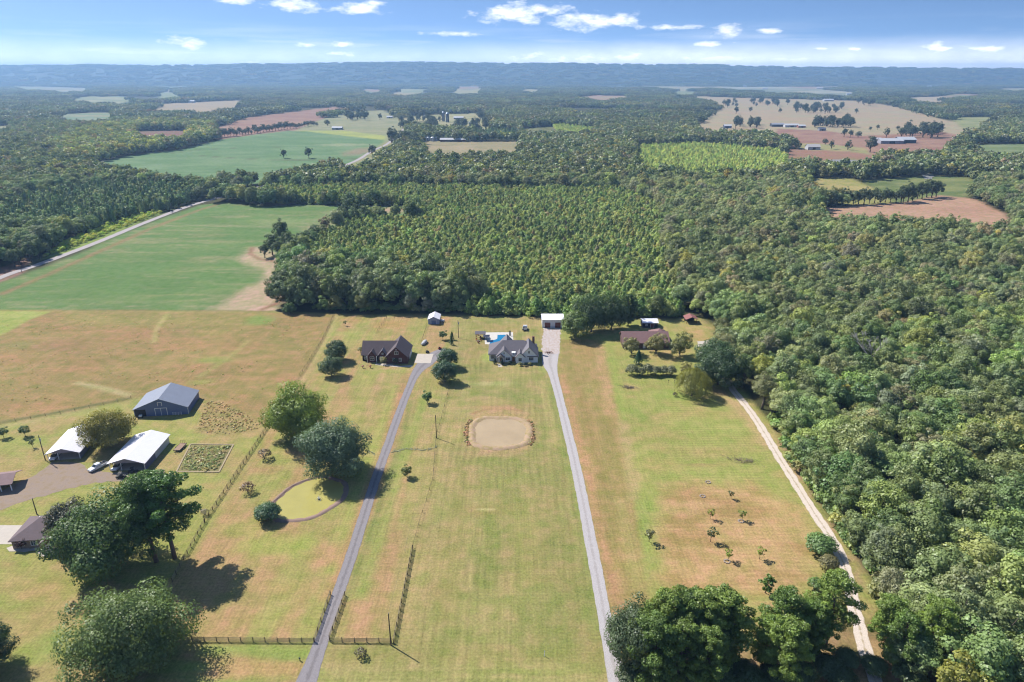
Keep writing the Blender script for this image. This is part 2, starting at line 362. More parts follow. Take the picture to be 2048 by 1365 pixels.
# ------------------------------------------------------------------ ground sheet
def build_ground():
    ys = [-9000, -2500, -600, -150, 0, 30]
    y = 55.0
    while y < 16000:
        ys.append(y); y += y * (0.0042 if y < 420 else 0.0065 if y < 900 else 0.013 if y < 2500 else 0.03)
    us = np.concatenate([[-9, -3.5, -2, -1.5], np.linspace(-1.2, 1.2, 620), [1.5, 2, 3.5, 9]])
    ys = np.array(ys); s = np.where(ys > 60, ys, np.where(ys >= 0, 60, 60 + np.abs(ys)))
    X = us[None, :] * s[:, None]; Y = np.repeat(ys[:, None], len(us), 1)
    nr, nc = X.shape; x = X.ravel(); y = Y.ravel()
    col = np.zeros((x.size, 3)); col[:] = alb(92, 92, 60)
    big = fbm(x / 60, y / 60, 3)
    col *= (0.8 + 0.4 * big)[:, None]
    near = (y > 40) & (y < 12000)
    def paint(poly, c, feather=1.0, op=1.0, rough=0.0, rs=6.0, c2=None, n=None, world=False):
        w = poly if world else GP(poly)
        wx = [p[0] for p in w]; wy = [p[1] for p in w]; mg = feather * 2 + rough * 2 + 1
        sel = np.nonzero(near & (x > min(wx) - mg) & (x < max(wx) + mg) & (y > min(wy) - mg) & (y < max(wy) + mg))[0]
        if not len(sel): return
        xs, yy = x[sel], y[sel]; d = sdf(w, xs, yy)
        if rough: d = d + (fbm(xs / rs, yy / rs, 17) - 0.5) * 2 * rough
        a = np.clip(0.5 - d / (2 * feather), 0, 1) * op
        cc = np.array(alb(*c))[None, :]
        if c2 is not None:
            sx, sy, lo, hi = n or (14, 14, 0.4, 0.6)
            k = np.clip((fbm(xs / sx, yy / sy, int(sx * 3 + sy)) - lo) / (hi - lo), 0, 1)[:, None]
            cc = cc * (1 - k) + np.array(alb(*c2))[None, :] * k
        col[sel] = col[sel] * (1 - a[:, None]) + cc * a[:, None]
    def spot(px, py, rx, ry, c, op=0.7):
        """soft patch: half widths in photo pixels at its place, laid out on the ground"""
        gx, gy = G(px, py); ax = abs(G(px + rx, py)[0] - gx); ay = abs(G(px, py - ry)[1] - G(px, py + ry)[1]) / 2
        sel = np.nonzero(near & (np.abs(x - gx) < 2 * ax) & (np.abs(y - gy) < 2 * ay))[0]
        d = np.hypot((x[sel] - gx) / ax, (y[sel] - gy) / ay) + (fbm(x[sel] / 5, y[sel] / 5, 5) - 0.5) * 0.9
        a = np.clip(1.25 - d, 0, 1); a = a * a * (3 - 2 * a) * op
        col[sel] = col[sel] * (1 - a[:, None]) + np.array(alb(*c))[None, :] * a[:, None]
    def band(pts, width, c, feather=1.0, op=1.0, rough=0.5, c2=None, n=None):
        w = [Vector(G(*p)) for p in pts]; left = []; right = []
        for i, p in enumerate(w):
            d = (w[min(i + 1, len(w) - 1)] - w[max(i - 1, 0)]).normalized(); q = Vector((-d.y, d.x)) * width / 2
            left.append(tuple(p + q)); right.append(tuple(p - q))
        paint(left + right[::-1], c, feather, op, rough, 6, c2, n, True)
    # fields far and near
    for k, (pl, c, c2, fe) in FIELDS.items():
        d0 = G(*pl[0])[1]
        paint(pl, c, fe, 1, fe * 0.8, 30, c2, (max(40, d0 * 0.03), max(18, d0 * 0.012), 0.42, 0.6))
    for pl in (YOUNG1, YOUNG2, YOUNG3): paint(pl, (140, 142, 88), 4, 1, 3, 12, (120, 122, 76), (9, 9, 0.4, 0.6))
    paint(CONIF, (84, 90, 52), 4); paint(WEEDS, (150, 172, 70), 3, 1, 3)
    paint(SOY2, (112, 152, 96), 3, 1, 2, 12, (132, 164, 112), (60, 20, 0.45, 0.65))
    for pts in ([(400, 312), (470, 317), (540, 320), (640, 321), (720, 318)], [(330, 308), (400, 300), (480, 296), (560, 295)]):
        band(pts, 5, (112, 112, 76), 2, 0.8, 1.5)
    spot(720, 303, 30, 10, (178, 150, 122), 0.8); spot(690, 290, 60, 3, (190, 190, 150), 0.6)
    paint(SOY1, (112, 150, 78), 3, 1, 2, 10, (138, 158, 92), (26, 10, 0.46, 0.7))
    paint(SOY1, (176, 168, 120), 3, 0.4, 2, 10, (112, 150, 78), (40, 7, 0.33, 0.44))
    band([(0, 612), (200, 613), (420, 612), (520, 606)], 10, (182, 172, 128), 5, 0.45, 4, (120, 150, 84), (9, 4, 0.4, 0.55))
    band([(320, 452), (420, 451), (560, 455)], 5, (186, 176, 132), 3, 0.5, 2)
    paint([(592, 525), (560, 510), (520, 494), (497, 496), (482, 512), (492, 530), (528, 542), (520, 562), (470, 590), (420, 624), (552, 624), (560, 600), (580, 555)], (218, 182, 156), 4, 1.0, 4, 10, (200, 180, 140), (10, 10, 0.42, 0.62))
    band([(505, 495), (500, 508), (520, 519), (552, 524), (585, 524)], 3, (170, 122, 92), 1.5, 0.9)
    band([(520, 621), (552, 608), (560, 598)], 3, (168, 116, 92), 1.5, 0.9)
    spot(780, 421, 50, 7, (206, 170, 140), 0.9); spot(640, 455, 40, 10, (196, 172, 134), 0.6); spot(560, 445, 80, 10, (160, 172, 110), 0.6)
    band([(0, 590), (90, 552), (200, 503), (300, 458), (400, 420), (440, 408)], 4.5, (170, 140, 96), 2, 0.9, 1)
    band([(-80, 621.5), (200, 621), (400, 622), (540, 623), (580, 625)], 1.6, (150, 112, 84), 1, 0.95, 0.6)
    # home lawns: everything open starts as dry mown grass
    paint(LAWN, (178, 160, 100), 2.0, 1, 1.5, 6, (160, 166, 86), (22, 26, 0.42, 0.6))
    # big pasture to the left
    PAST = [(-300, 622), (0, 623), (540, 626), (668, 630), (645, 680), (600, 752), (560, 800), (540, 850), (440, 868), (400, 800), (300, 790), (150, 822), (0, 848), (-300, 890)]
    paint(PAST, (188, 144, 96), 1.5, 1, 0.5, 5, (168, 146, 84), (24, 16, 0.40, 0.6))
    paint(PAST, (192, 132, 98), 2, 0.55, 0.5, 5, (168, 150, 86), (30, 12, 0.35, 0.55))
    paint(PAST, (150, 140, 74), 2, 0.5, 0.5, 5, (188, 146, 98), (7, 4, 0.36, 0.55))
    paint([(-300, 621), (104, 623), (60, 640), (0, 672), (-300, 760)], (164, 184, 74), 1.2, 1, 0.6, 5, (174, 190, 92), (12, 8, 0.4, 0.6))
    paint([(350, 626), (540, 628), (530, 650), (420, 672), (330, 668), (240, 655), (110, 646), (130, 626)], (172, 160, 84), 5, 0.65, 4, 12, (150, 150, 74), (18, 8, 0.4, 0.6))
    spot(520, 640, 34, 12, (130, 168, 68), 1.0); spot(300, 665, 90, 14, (186, 132, 100), 0.6); spot(120, 690, 90, 18, (178, 128, 98), 0.6)
    spot(430, 720, 50, 8, (158, 170, 78), 0.8); spot(400, 765, 30, 6, (164, 172, 74), 0.8); spot(40, 690, 40, 8, (140, 150, 74), 0.7)
    band([(335, 628), (322, 645), (312, 660), (308, 685)], 2.2, (196, 188, 116), 1, 0.7, 0.5); band([(150, 766), (200, 775), (262, 792)], 3, (204, 188, 140), 1, 0.8, 1.2)
    band([(500, 680), (470, 705), (430, 735), (395, 755)], 2, (178, 176, 96), 1.2, 0.7)
    # farm group on the left
    paint([(-300, 850), (0, 849), (150, 824), (265, 798), (262, 835), (400, 800), (440, 812), (410, 842), (392, 866), (430, 872), (545, 855), (520, 900), (470, 990), (400, 1090), (340, 1180), (300, 1290), (-300, 1400)],
          (168, 174, 82), 1.5, 1, 1, 5, (186, 164, 102), (14, 9, 0.42, 0.58))
    band([(0, 846), (100, 828), (180, 812), (262, 797)], 2.2, (112, 118, 60), 0.8, 0.9, 0.4)
    band([(0, 856), (110, 834), (190, 818)], 3, (186, 174, 116), 1.5, 0.7)
    paint([(412, 800), (440, 800), (538, 852), (520, 862), (460, 872), (388, 866), (398, 838)], (168, 150, 92), 1.0, 1, 1, 4, (192, 160, 108), (6, 3, 0.4, 0.6))
    spot(465, 857, 26, 6, (126, 140, 78), 0.8); spot(440, 815, 30, 8, (198, 152, 104), 0.7); spot(120, 950, 40, 12, (166, 178, 78), 0.7)
    spot(60, 885, 60, 16, (160, 178, 78), 0.8); spot(400, 1000, 50, 20, (176, 176, 88), 0.6); spot(420, 940, 40, 14, (162, 140, 92), 0.6); spot(60, 1160, 60, 40, (176, 170, 90), 0.6)
    spot(90, 1180, 70, 30, (190, 160, 100), 0.7); spot(110, 1290, 90, 40, (150, 178, 74), 0.8); spot(200, 860, 60, 8, (186, 150, 96), 0.6); spot(350, 850, 60, 10, (186, 166, 100), 0.7)
    # brick house grounds
    BH = [(668, 632), (905, 634), (905, 690), (880, 790), (868, 880), (830, 1000), (800, 1095), (760, 1290), (640, 1290), (400, 1290), (330, 1180), (400, 1090), (470, 990), (545, 855), (600, 755), (648, 682)]
    paint(BH, (190, 156, 102), 1.5, 1, 0.8, 5, (180, 168, 92), (13, 22, 0.42, 0.6))
    paint(BH, (202, 154, 116), 1.5, 0.7, 0.8, 5, (168, 172, 86), (5.5, 46, 0.40, 0.62))
    for p_, w_, c_ in (([(812, 770), (770, 890), (722, 1030), (660, 1200)], 5, (204, 150, 112)), ([(790, 770), (750, 890), (705, 1010), (655, 1150)], 3.5, (176, 182, 84)), ([(850, 790), (812, 900), (770, 1040), (715, 1200)], 4, (160, 176, 80)),
                       ([(868, 800), (836, 930), (800, 1060)], 3.5, (184, 170, 104)), ([(825, 800), (790, 920), (742, 1060), (690, 1200)], 2.0, (132, 158, 70)), ([(780, 720), (742, 800), (735, 850)], 3, (206, 166, 122)),
                       ([(740, 740), (725, 800), (700, 850)], 3.5, (180, 174, 92))):
        band(p_, w_, c_, 1.3, 0.85, 1)
    spot(700, 640, 40, 8, (196, 150, 96), 0.7); spot(700, 668, 60, 5, (172, 182, 84), 0.6); spot(780, 650, 40, 10, (200, 152, 92), 0.8); spot(760, 742, 70, 5, (160, 174, 76), 0.7)
    spot(600, 900, 40, 16, (202, 154, 106), 0.8); spot(530, 940, 40, 12, (200, 154, 112), 0.8); spot(560, 1090, 90, 24, (170, 184, 74), 0.85); spot(500, 1130, 70, 20, (202, 160, 116), 0.7); spot(660, 1110, 40, 30, (212, 156, 120), 0.8)
    spot(480, 1060, 60, 20, (176, 178, 84), 0.6); spot(560, 1180, 80, 20, (190, 162, 100), 0.7); spot(480, 1200, 90, 24, (168, 160, 88), 0.6); spot(560, 955, 30, 8, (172, 176, 84), 0.6); spot(700, 920, 30, 20, (176, 184, 72), 0.7)
    paint([(300, 1290), (640, 1290), (600, 1365), (580, 1420), (250, 1420)], (178, 152, 94), 2, 1, 1, 5, (152, 170, 78), (30, 5, 0.40, 0.55))
    band([(400, 1300), (500, 1300), (620, 1302)], 3, (150, 174, 72), 1, 0.9); band([(420, 1340), (520, 1338), (600, 1340)], 4, (204, 160, 108), 1.2, 0.9)
    band([(668, 630), (650, 672), (610, 742), (590, 768)], 1.0, (140, 120, 80), 0.6, 0.9, 0.3); band([(674, 632), (658, 672), (618, 742), (598, 768)], 1.0, (206, 184, 124), 0.6, 0.8, 0.3)
    # middle lawn with its mowing strips
    ML = [(905, 634), (1085, 634), (1086, 690), (1096, 740), (1128, 850), (1164, 1000), (1190, 1160), (1212, 1290), (1225, 1420), (640, 1420), (660, 1290), (790, 1290), (826, 1097), (868, 890), (885, 780)]
    paint(ML, (172, 160, 96), 1.0, 1, 0.5, 5, (158, 162, 84), (12, 20, 0.42, 0.62))
    paint(ML, (190, 172, 112), 1.0, 0.8, 0.5, 5, (146, 154, 76), (3.6, 60, 0.40, 0.62))
    paint(ML, (192, 162, 112), 1.0, 0.5, 0.5, 5, (150, 158, 80), (9, 9, 0.36, 0.6))
    for p_, w_, c_ in (([(1095, 760), (1118, 850), (1150, 980), (1178, 1130), (1196, 1260)], 3.0, (140, 160, 72)), ([(1080, 760), (1100, 840), (1110, 890)], 3.2, (192, 174, 112)), ([(905, 800), (880, 890), (850, 1000), (820, 1130), (800, 1260)], 5, (188, 166, 108)),
                       ([(925, 980), (900, 1120), (890, 1250)], 5, (170, 160, 92)), ([(985, 1010), (985, 1100), (980, 1180)], 4, (142, 156, 70)), ([(1040, 990), (1048, 1080), (1050, 1170)], 5, (162, 162, 84))):
        band(p_, w_, c_, 1.3, 0.8, 1.2)
    paint([(930, 850), (938, 828), (965, 817), (1010, 814), (1050, 818), (1075, 832), (1072, 880), (1050, 900), (1000, 908), (955, 908), (932, 885)], (208, 164, 130), 3, 0.9, 1.5, 5, (190, 158, 108), (5, 5, .4, .6))
    band([(945, 828), (970, 819), (1010, 817), (1045, 822)], 1.2, (176, 112, 88), .8, .7)
    spot(1000, 790, 70, 6, (140, 158, 74), 0.7); spot(985, 768, 60, 5, (176, 184, 112), 0.7); spot(1000, 750, 80, 6, (176, 168, 90), 0.5); spot(880, 1180, 40, 26, (170, 148, 94), 0.6); spot(1010, 1200, 60, 14, (148, 160, 74), 0.7)
    spot(1000, 925, 90, 14, (150, 162, 76), 0.7); spot(1020, 960, 80, 12, (158, 166, 80), 0.6); spot(960, 1020, 60, 16, (172, 150, 88), 0.6); spot(1000, 815, 90, 8, (196, 152, 112), 0.7)
    spot(972, 1019, 24, 3, (226, 212, 150), 0.7); spot(910, 870, 20, 22, (196, 174, 110), 0.6); spot(1000, 720, 70, 8, (164, 180, 84), 0.5); spot(950, 700, 22, 30, (190, 160, 100), 0.5); spot(975, 712, 16, 12, (168, 186, 80), 0.8); spot(1085, 740, 12, 10, (160, 176, 78), 0.7)
    paint([(640, 1292), (1210, 1296), (1220, 1330), (620, 1330)], (156, 158, 80), 1.5, 0.75, 1, 6, (176, 162, 96), (30, 3, 0.4, 0.6))
    paint([(620, 1326), (1220, 1326), (1240, 1480), (560, 1480)], (184, 172, 108), 1.5, 0.9, 1, 6, (160, 168, 84), (30, 2.5, 0.4, 0.6))
    spot(1000, 655, 60, 8, (186, 158, 96), 0.7); spot(960, 640, 50, 4, (176, 176, 96), 0.6); spot(1060, 680, 20, 10, (186, 164, 100), 0.5)
    # right lawns
    RL = [(1118, 640), (1400, 640), (1430, 690), (1480, 775), (1545, 850), (1590, 940), (1640, 1020), (1700, 1100), (1790, 1230), (1860, 1420), (1250, 1420), (1205, 1160), (1180, 1000), (1140, 850), (1112, 740)]
    paint(RL, (166, 176, 82), 1.0, 1, 0.5, 5, (184, 170, 98), (22, 10, 0.46, 0.66))
    paint([(1122, 680), (1200, 680), (1222, 760), (1240, 850), (1262, 950), (1280, 1060), (1300, 1200), (1330, 1420), (1245, 1420), (1205, 1160), (1182, 1000), (1142, 850), (1114, 740)], (184, 154, 96), 1.2, 1, 0.6, 5, (168, 150, 84), (4, 34, 0.4, 0.6))
    for p_, w_, c_, o_ in (([(1122, 750), (1145, 830), (1175, 950), (1200, 1060), (1222, 1150), (1240, 1230)], 3.0, (206, 152, 114), 0.95), ([(1195, 690), (1208, 750), (1222, 830)], 4.5, (206, 162, 118), 0.8), ([(1245, 840), (1258, 920), (1270, 1000)], 4, (196, 172, 118), 0.7),
                       ([(1222, 700), (1232, 760), (1250, 840)], 3, (158, 180, 70), 0.8), ([(1290, 1000), (1300, 1080), (1310, 1160)], 5, (156, 178, 76), 0.7), ([(1240, 1000), (1258, 1080), (1275, 1180)], 3.5, (188, 170, 104), 0.6),
                       ([(1155, 760), (1172, 830), (1210, 980)], 2.5, (166, 140, 82), 0.6)):
        band(p_, w_, c_, 1.1, min(1, o_ + .1), .8)
    spot(1165, 700, 34, 24, (178, 146, 88), 0.8); spot(1180, 780, 20, 20, (166, 164, 86), 0.5); spot(1215, 820, 14, 10, (206, 158, 116), 0.6)
    spot(1340, 790, 70, 14, (150, 184, 66), 0.85); spot(1400, 850, 90, 20, (170, 182, 86), 0.6); spot(1280, 770, 30, 16, (176, 184, 84), 0.6); spot(1280, 830, 20, 20, (150, 178, 70), 0.8); spot(1320, 930, 60, 16, (188, 170, 98), 0.6); spot(1400, 930, 40, 4, (180, 150, 100), 0.7)
    spot(1300, 1000, 30, 40, (158, 180, 74), 0.7); spot(1420, 740, 30, 10, (190, 170, 110), 0.6); spot(1340, 700, 60, 10, (196, 164, 108), 0.8); spot(1395, 672, 30, 18, (204, 164, 108), 0.9)
    paint([(1330, 985), (1400, 962), (1500, 965), (1580, 1010), (1625, 1090), (1630, 1160), (1560, 1200), (1450, 1210), (1330, 1190), (1310, 1090)], (212, 168, 118), 4, 1, 5, 9, (192, 150, 98), (16, 5, 0.4, 0.6))
    paint([(1420, 775), (1450, 778), (1500, 830), (1538, 880), (1530, 900), (1490, 840), (1440, 800)], (208, 172, 128), 2, 0.9, 1, 4)
    paint([(1540, 850), (1580, 880), (1605, 940), (1640, 1000), (1690, 1090), (1740, 1180), (1720, 1180), (1640, 1040), (1570, 910)], (200, 160, 124), 2, 0.8, 1.5, 4, (168, 164, 86), (6, 6, 0.4, 0.6))
    spot(1530, 1230, 80, 20, (190, 168, 102), 0.7); spot(1530, 1200, 30, 8, (150, 176, 76), 0.6)
    paint([(1240, 1290), (1900, 1220), (1960, 1480), (1240, 1480)], (200, 150, 118), 3, 0.85, 2, 6, (150, 120, 86), (7, 7, 0.4, 0.6))
    # forest floor on the right stays leaf-brown
    lw = inside(GP(LAWN), x, y); col[lw] = col[lw] * .9 + np.array(alb(190, 168, 118)) * .1; lum = col @ np.array([.25, .6, .15]); kh = lum[:, None] * np.array([1.12, 1.0, .46])[None, :]; col[lw] = col[lw] * .8 + kh[lw] * .2; col = (col * .86 + lum[:, None] * np.array([1.04, 1.0, .8])[None, :] * .14) * np.where(lw, 1.1, 1.0)[:, None] * np.where(lw[:, None], np.array([.985, .97, .88])[None, :], 1.0)
    col3 = np.clip(col, 0.0, 0.75)
    me = bpy.data.meshes.new('ground')
    z = np.zeros(x.size); z -= 0.0
    far = y > 6200
    me.vertices.add(x.size)
    me.vertices.foreach_set('co', np.stack([x, y, z], 1).astype(np.float32).ravel())
    i = np.arange(nr - 1)[:, None] * nc + np.arange(nc - 1)[None, :]
    q = np.stack([i, i + 1, i + 1 + nc, i + nc], -1).reshape(-1, 4)
    me.loops.add(q.size); me.polygons.add(len(q))
    me.loops.foreach_set('vertex_index', q.ravel().astype(np.int32))
    me.polygons.foreach_set('loop_start', (np.arange(len(q)) * 4).astype(np.int32))
    me.update(calc_edges=True)
    wv = np.clip(.5 - sdf(GP(ML), x, y) / 3, 0, 1) * (near & (y < 400)); wh = np.clip(.5 - sdf(GP([(1250, 800), (1500, 800), (1600, 960), (1700, 1120), (1790, 1240), (1300, 1240), (1290, 1000)]), x, y) / 4, 0, 1) * (near & (y < 400)); wb = np.clip(.5 - sdf(GP(BH), x, y) / 3, 0, 1) * (near & (y < 400)) * .7
    a = me.attributes.new('mow', 'FLOAT_COLOR', 'POINT'); a.data.foreach_set('color', np.stack([np.maximum(wv, wb), wh, 0 * wv, 0 * wv + 1], 1).astype(np.float32).ravel())
    a = me.attributes.new('col', 'FLOAT_COLOR', 'POINT')
    a.data.foreach_set('color', np.concatenate([col3, np.ones((x.size, 1))], 1).astype(np.float32).ravel())
    m, t = new_mat('ground cover')
    at = N(t, 'ShaderNodeAttribute'); at.attribute_name = 'col'
    tc = N(t, 'ShaderNodeTexCoord'); v = tc.outputs['Object']
    n1 = noise_n(t, v, 1.7, 4, 0.65); n2 = noise_n(t, v, 0.22, 4, 0.6); n3 = noise_n(t, v, 0.03, 3, 0.5)
    ns = math_n(t, 'ADD', math_n(t, 'MULTIPLY', noise_n(t, vec_n(t, 'MULTIPLY', v, (1.9, 0.07, 1)), 1.0, 3, 0.6), .6), math_n(t, 'MULTIPLY', noise_n(t, vec_n(t, 'MULTIPLY', v, (.06, 1.5, 1)), 1.0, 3, 0.6), .4))
    f = math_n(t, 'ADD', math_n(t, 'ADD', math_n(t, 'MULTIPLY', n1, 0.40), math_n(t, 'MULTIPLY', n2, 0.22)), math_n(t, 'ADD', math_n(t, 'MULTIPLY', ns, 0.28), math_n(t, 'MULTIPLY', n3, 0.1)))
    c = mix_c(t, 1.0, at.outputs['Color'], ramp(t, f, [(0.36, 0.56), (0.5, 0.99), (0.63, 1.4)]), 'MULTIPLY')
    c = mix_c(t, 1.0, c, mix_c(t, ramp(t, n2, [(0.35, 0.0), (0.65, 1.0)]), (0.93, 1.05, 0.86), (1.07, 0.96, 1.1)), 'MULTIPLY')
    mw = N(t, 'ShaderNodeAttribute'); mw.attribute_name = 'mow'; ms = N(t, 'ShaderNodeSeparateColor'); L(t, mw.outputs['Color'], ms.inputs[0])
    sx = N(t, 'ShaderNodeSeparateXYZ'); L(t, v, sx.inputs[0]); wob = math_n(t, 'MULTIPLY', noise_n(t, v, .05, 2, .5), 9.0); amp = math_n(t, 'MULTIPLY', ramp(t, noise_n(t, v, .035, 3, .6), [(.42, .05), (.64, 1.0)]), .085)
    sv = math_n(t, 'SINE', math_n(t, 'ADD', math_n(t, 'MULTIPLY', sx.outputs[0], 2.7), math_n(t, 'MULTIPLY', wob, 1.6))); sh_ = math_n(t, 'SINE', math_n(t, 'ADD', math_n(t, 'MULTIPLY', sx.outputs[1], 3.9), wob))
    st_ = math_n(t, 'ADD', math_n(t, 'MULTIPLY', sv, ms.outputs[0]), math_n(t, 'MULTIPLY', sh_, ms.outputs[1]))
    sm = N(t, 'ShaderNodeVectorMath'); sm.operation = 'SCALE'; L(t, c, sm.inputs[0]); L(t, math_n(t, 'ADD', math_n(t, 'MULTIPLY', st_, amp), 1.0), sm.inputs['Scale']); c = sm.outputs[0]
    b = N(t, 'ShaderNodeBsdfPrincipled'); b.inputs['Roughness'].default_value = 0.95; b.inputs['Specular IOR Level'].default_value = 0.1
    L(t, c, b.inputs['Base Color'])
    bp = N(t, 'ShaderNodeBump'); bp.inputs['Strength'].default_value = 0.45; bp.inputs['Distance'].default_value = 0.25
    L(t, n1, bp.inputs['Height']); L(t, bp.outputs[0], b.inputs['Normal'])
    o = N(t, 'ShaderNodeOutputMaterial'); L(t, b.outputs[0], o.inputs[0])
    g = obj('ground', me, m); tag(g, 'mown lawns, pasture and fields of the valley floor', kind='structure')
build_ground()

# ------------------------------------------------------------------ trees: leaf clouds on trunk and limbs
def quads_mesh(name, c, nrm, size, lc, aspect=1.0, mat_=None):
    n = len(c)
    nrm = nrm / np.linalg.norm(nrm, axis=1, keepdims=True)
    rv = rng.normal(size=(n, 3)); a = np.cross(nrm, rv); a /= np.linalg.norm(a, axis=1, keepdims=True) + 1e-9
    b = np.cross(nrm, a)
    s = (size * (0.5 + 1.0 * rng.random(n) ** 1.2))[:, None]
    bend = nrm * s * 0.18
    v = np.stack([c - a * s * aspect * 0.55, c - b * s * 0.5 + bend, c + a * s * aspect * 0.55, c + b * s * 0.5 + bend], 1).reshape(-1, 3)
    me = bpy.data.meshes.new(name); me.vertices.add(4 * n); me.vertices.foreach_set('co', v.astype(np.float32).ravel())
    me.loops.add(4 * n); me.loops.foreach_set('vertex_index', np.arange(4 * n, dtype=np.int32))
    me.polygons.add(n); me.polygons.foreach_set('loop_start', (np.arange(n) * 4).astype(np.int32)); me.update(calc_edges=True)
    at = me.attributes.new('lc', 'FLOAT', 'FACE'); at.data.foreach_set('value', np.clip(lc, 0, 1).astype(np.float32))
    me.materials.append(mat_ or LEAF); return me
def unit(n):
    v = rng.normal(size=(n, 3)); return v / np.linalg.norm(v, axis=1, keepdims=True)
def blobs_to_leaves(bc, br, center, nleaf, leaf, flat=0.8, name='crown', aspect=1.0, up=0.45, cull=-0.35, rnd=0.42):
    bc = np.array(bc); br = np.array(br); w = br ** 2; cnt = np.maximum(4, (nleaf * w / w.sum()).astype(int))
    C, Nn, LC = [], [], []
    for i in range(len(bc)):
        d = unit(cnt[i] * 2); out = bc[i] - center; out = out / (np.linalg.norm(out) + 1e-6)
        d = d[(d @ out) > cull][:cnt[i]]
        r = br[i] * (0.55 + 0.5 * np.sqrt(rng.random(len(d))))
        p = bc[i] + d * r[:, None] * np.array([1, 1, flat]) + rng.normal(size=(len(d), 3)) * leaf * 0.25
        C.append(p); Nn.append(d * 1.0 + unit(len(d)) * rnd + np.array([0, 0, up])); b_ = rng.random()
        LC.append(0.5 + 0.4 * (b_ - 0.5) + 0.3 * (rng.random(len(d)) - 0.5))
    return quads_mesh(name, np.concatenate(C), np.concatenate(Nn), leaf, np.concatenate(LC), aspect)
def limbs(mb, base, tips, r0, k=0.45):
    for tp in tips:
        tp = np.array(tp); b = np.array(base); mid = b * 0.45 + tp * 0.55 + np.array([0, 0, -0.08 * np.linalg.norm(tp - b)])
        mb.tube([b, mid, tp], [r0 * k, r0 * k * 0.6, r0 * k * 0.2], 5)
def hardwood(h, r, nblob, nleaf, leaf, crown0=0.3, irr=0.25, trunk_r=None, top=0.9, spread=None):
    """rounded broadleaf: trunk + crown mesh data"""
    ch = h * (1 - crown0); cz = h * crown0 + ch * 0.48; ctr = np.array([0, 0, cz - ch * 0.15]); bc, br = [], []; lob = rng.random(3) * 6.28
    for i in range(nblob):
        k = (i + 0.5) / nblob; zz = 1 - 1.62 * k; rr = math.sqrt(max(0, 1 - zz * zz)); ph = i * 2.39996 + rng.random() * 0.5
        q = (0.70 + (rng.random() - 0.5) * irr * 1.2) * (1 + irr * .75 * math.sin(2 * ph + zz * 2 + lob[0]) * math.sin(3 * ph - zz * 3 + lob[1]) + irr * .4 * math.sin(5 * ph + zz * 6 + lob[2]))
        b_ = r * (0.20 + 0.24 * rng.random() ** 1.3) * (spread or 1.0) * (1.25 if nblob < 14 else 1.0)
        bc.append([rr * math.cos(ph) * r * q, rr * math.sin(ph) * r * q, cz + zz * ch * 0.5 * (q * 1.05)]); br.append(b_)
    for i in range(max(2, nblob // 5)):
        bc.append(list(rng.normal(size=3) * np.array([r * .25, r * .25, ch * .12]) + np.array([0, 0, cz]))); br.append(r * 0.42)
    crown = blobs_to_leaves(bc, br, ctr, nleaf, leaf)
    tr = trunk_r or 0.028 * h; mb = MB(); j = rng.normal(size=2) * 0.02 * h
    mb.tube([(0, 0, -0.2), (j[0] * .3, j[1] * .3, h * crown0 * .6), (j[0], j[1], h * crown0), (j[0] * .5, j[1] * .5, cz + ch * .2)], [tr * 1.35, tr, tr * .85, tr * .25], 8)
    tips = [bc[i] for i in range(0, nblob, max(1, nblob // 9))]
    limbs(mb, (j[0], j[1], h * crown0 * 0.95), tips, tr, 0.5)
    return mesh_from('trunk', mb.v, mb.f, True), crown
def young_pine(h, r, nleaf, leaf):
    k = rng.random(nleaf) ** 0.75; z = h * (0.04 + 0.96 * k); ph = rng.random(nleaf) * 6.283
    whorl = 0.72 + 0.28 * np.cos(z / h * 40 + ph * 0.0 + 3 * np.sin(ph * 2.0 + h))
    rad = r * (1 - k ** 1.25) ** 0.7 * whorl * (0.35 + 0.7 * np.sqrt(rng.random(nleaf))) + 0.08
    p = np.stack([rad * np.cos(ph), rad * np.sin(ph), z + rad * 0.12], 1)
    nn = np.stack([np.cos(ph) * .7, np.sin(ph) * .7, np.full(nleaf, .65)], 1) + unit(nleaf) * 0.6
    crown = quads_mesh('crown', p, nn, leaf, 0.5 + 0.5 * (rng.random(nleaf) - .5) + 0.15 * (k - .5), 0.7)
    mb = MB(); mb.tube([(0, 0, -.1), (0, 0, h * .5), (0, 0, h * .97)], [h * .016, h * .01, h * .002], 5)
    return mesh_from('trunk', mb.v, mb.f, True), crown
def tall_pine(h, r, nleaf, leaf, bare=0.42, tufts=44):
    mb = MB(); bend = rng.normal(size=2) * 0.5
    def tk(z): q = z / h; return np.array([bend[0] * math.sin(q * 2.2), bend[1] * math.sin(q * 2.0), z])
    tr = 0.0135 * h + .05; zs = np.linspace(-0.2, h * 0.96, 9)
    mb.tube([tk(z) for z in zs], [tr * (1.15 - 0.98 * max(z, 0) / h) for z in zs], 8)
    bc, br = [], []
    for i in range(tufts):
        q = bare + (1 - bare) * (i + rng.random()) / tufts; z = h * q; e = (q - bare) / (1 - bare)
        prof = math.sin(math.pi * (0.16 + 0.80 * e)) ** 0.8
        rr = r * prof * (0.35 + 0.65 * rng.random()); ph = i * 2.4 + rng.random()
        b = tk(min(z, h * .93)); tip = b + np.array([math.cos(ph) * rr, math.sin(ph) * rr, rr * 0.22 + 0.2])
        limbs(mb, b - np.array([0, 0, .3]), [tip], tr, 0.38); bc.append(tip); br.append(r * (0.14 + 0.12 * rng.random()))
        if rr > r * .5: bc.append(b + (tip - b) * .58 + np.array([0, 0, .3])); br.append(r * 0.15)
    bc.append(tk(h * .96)); br.append(r * .24)
    crown = blobs_to_leaves(bc, br, tk(h * .6), nleaf, leaf, 0.62, 'crown', 0.75, 0.35, -1.1, 0.9)
    return mesh_from('trunk', mb.v, mb.f, True), crown
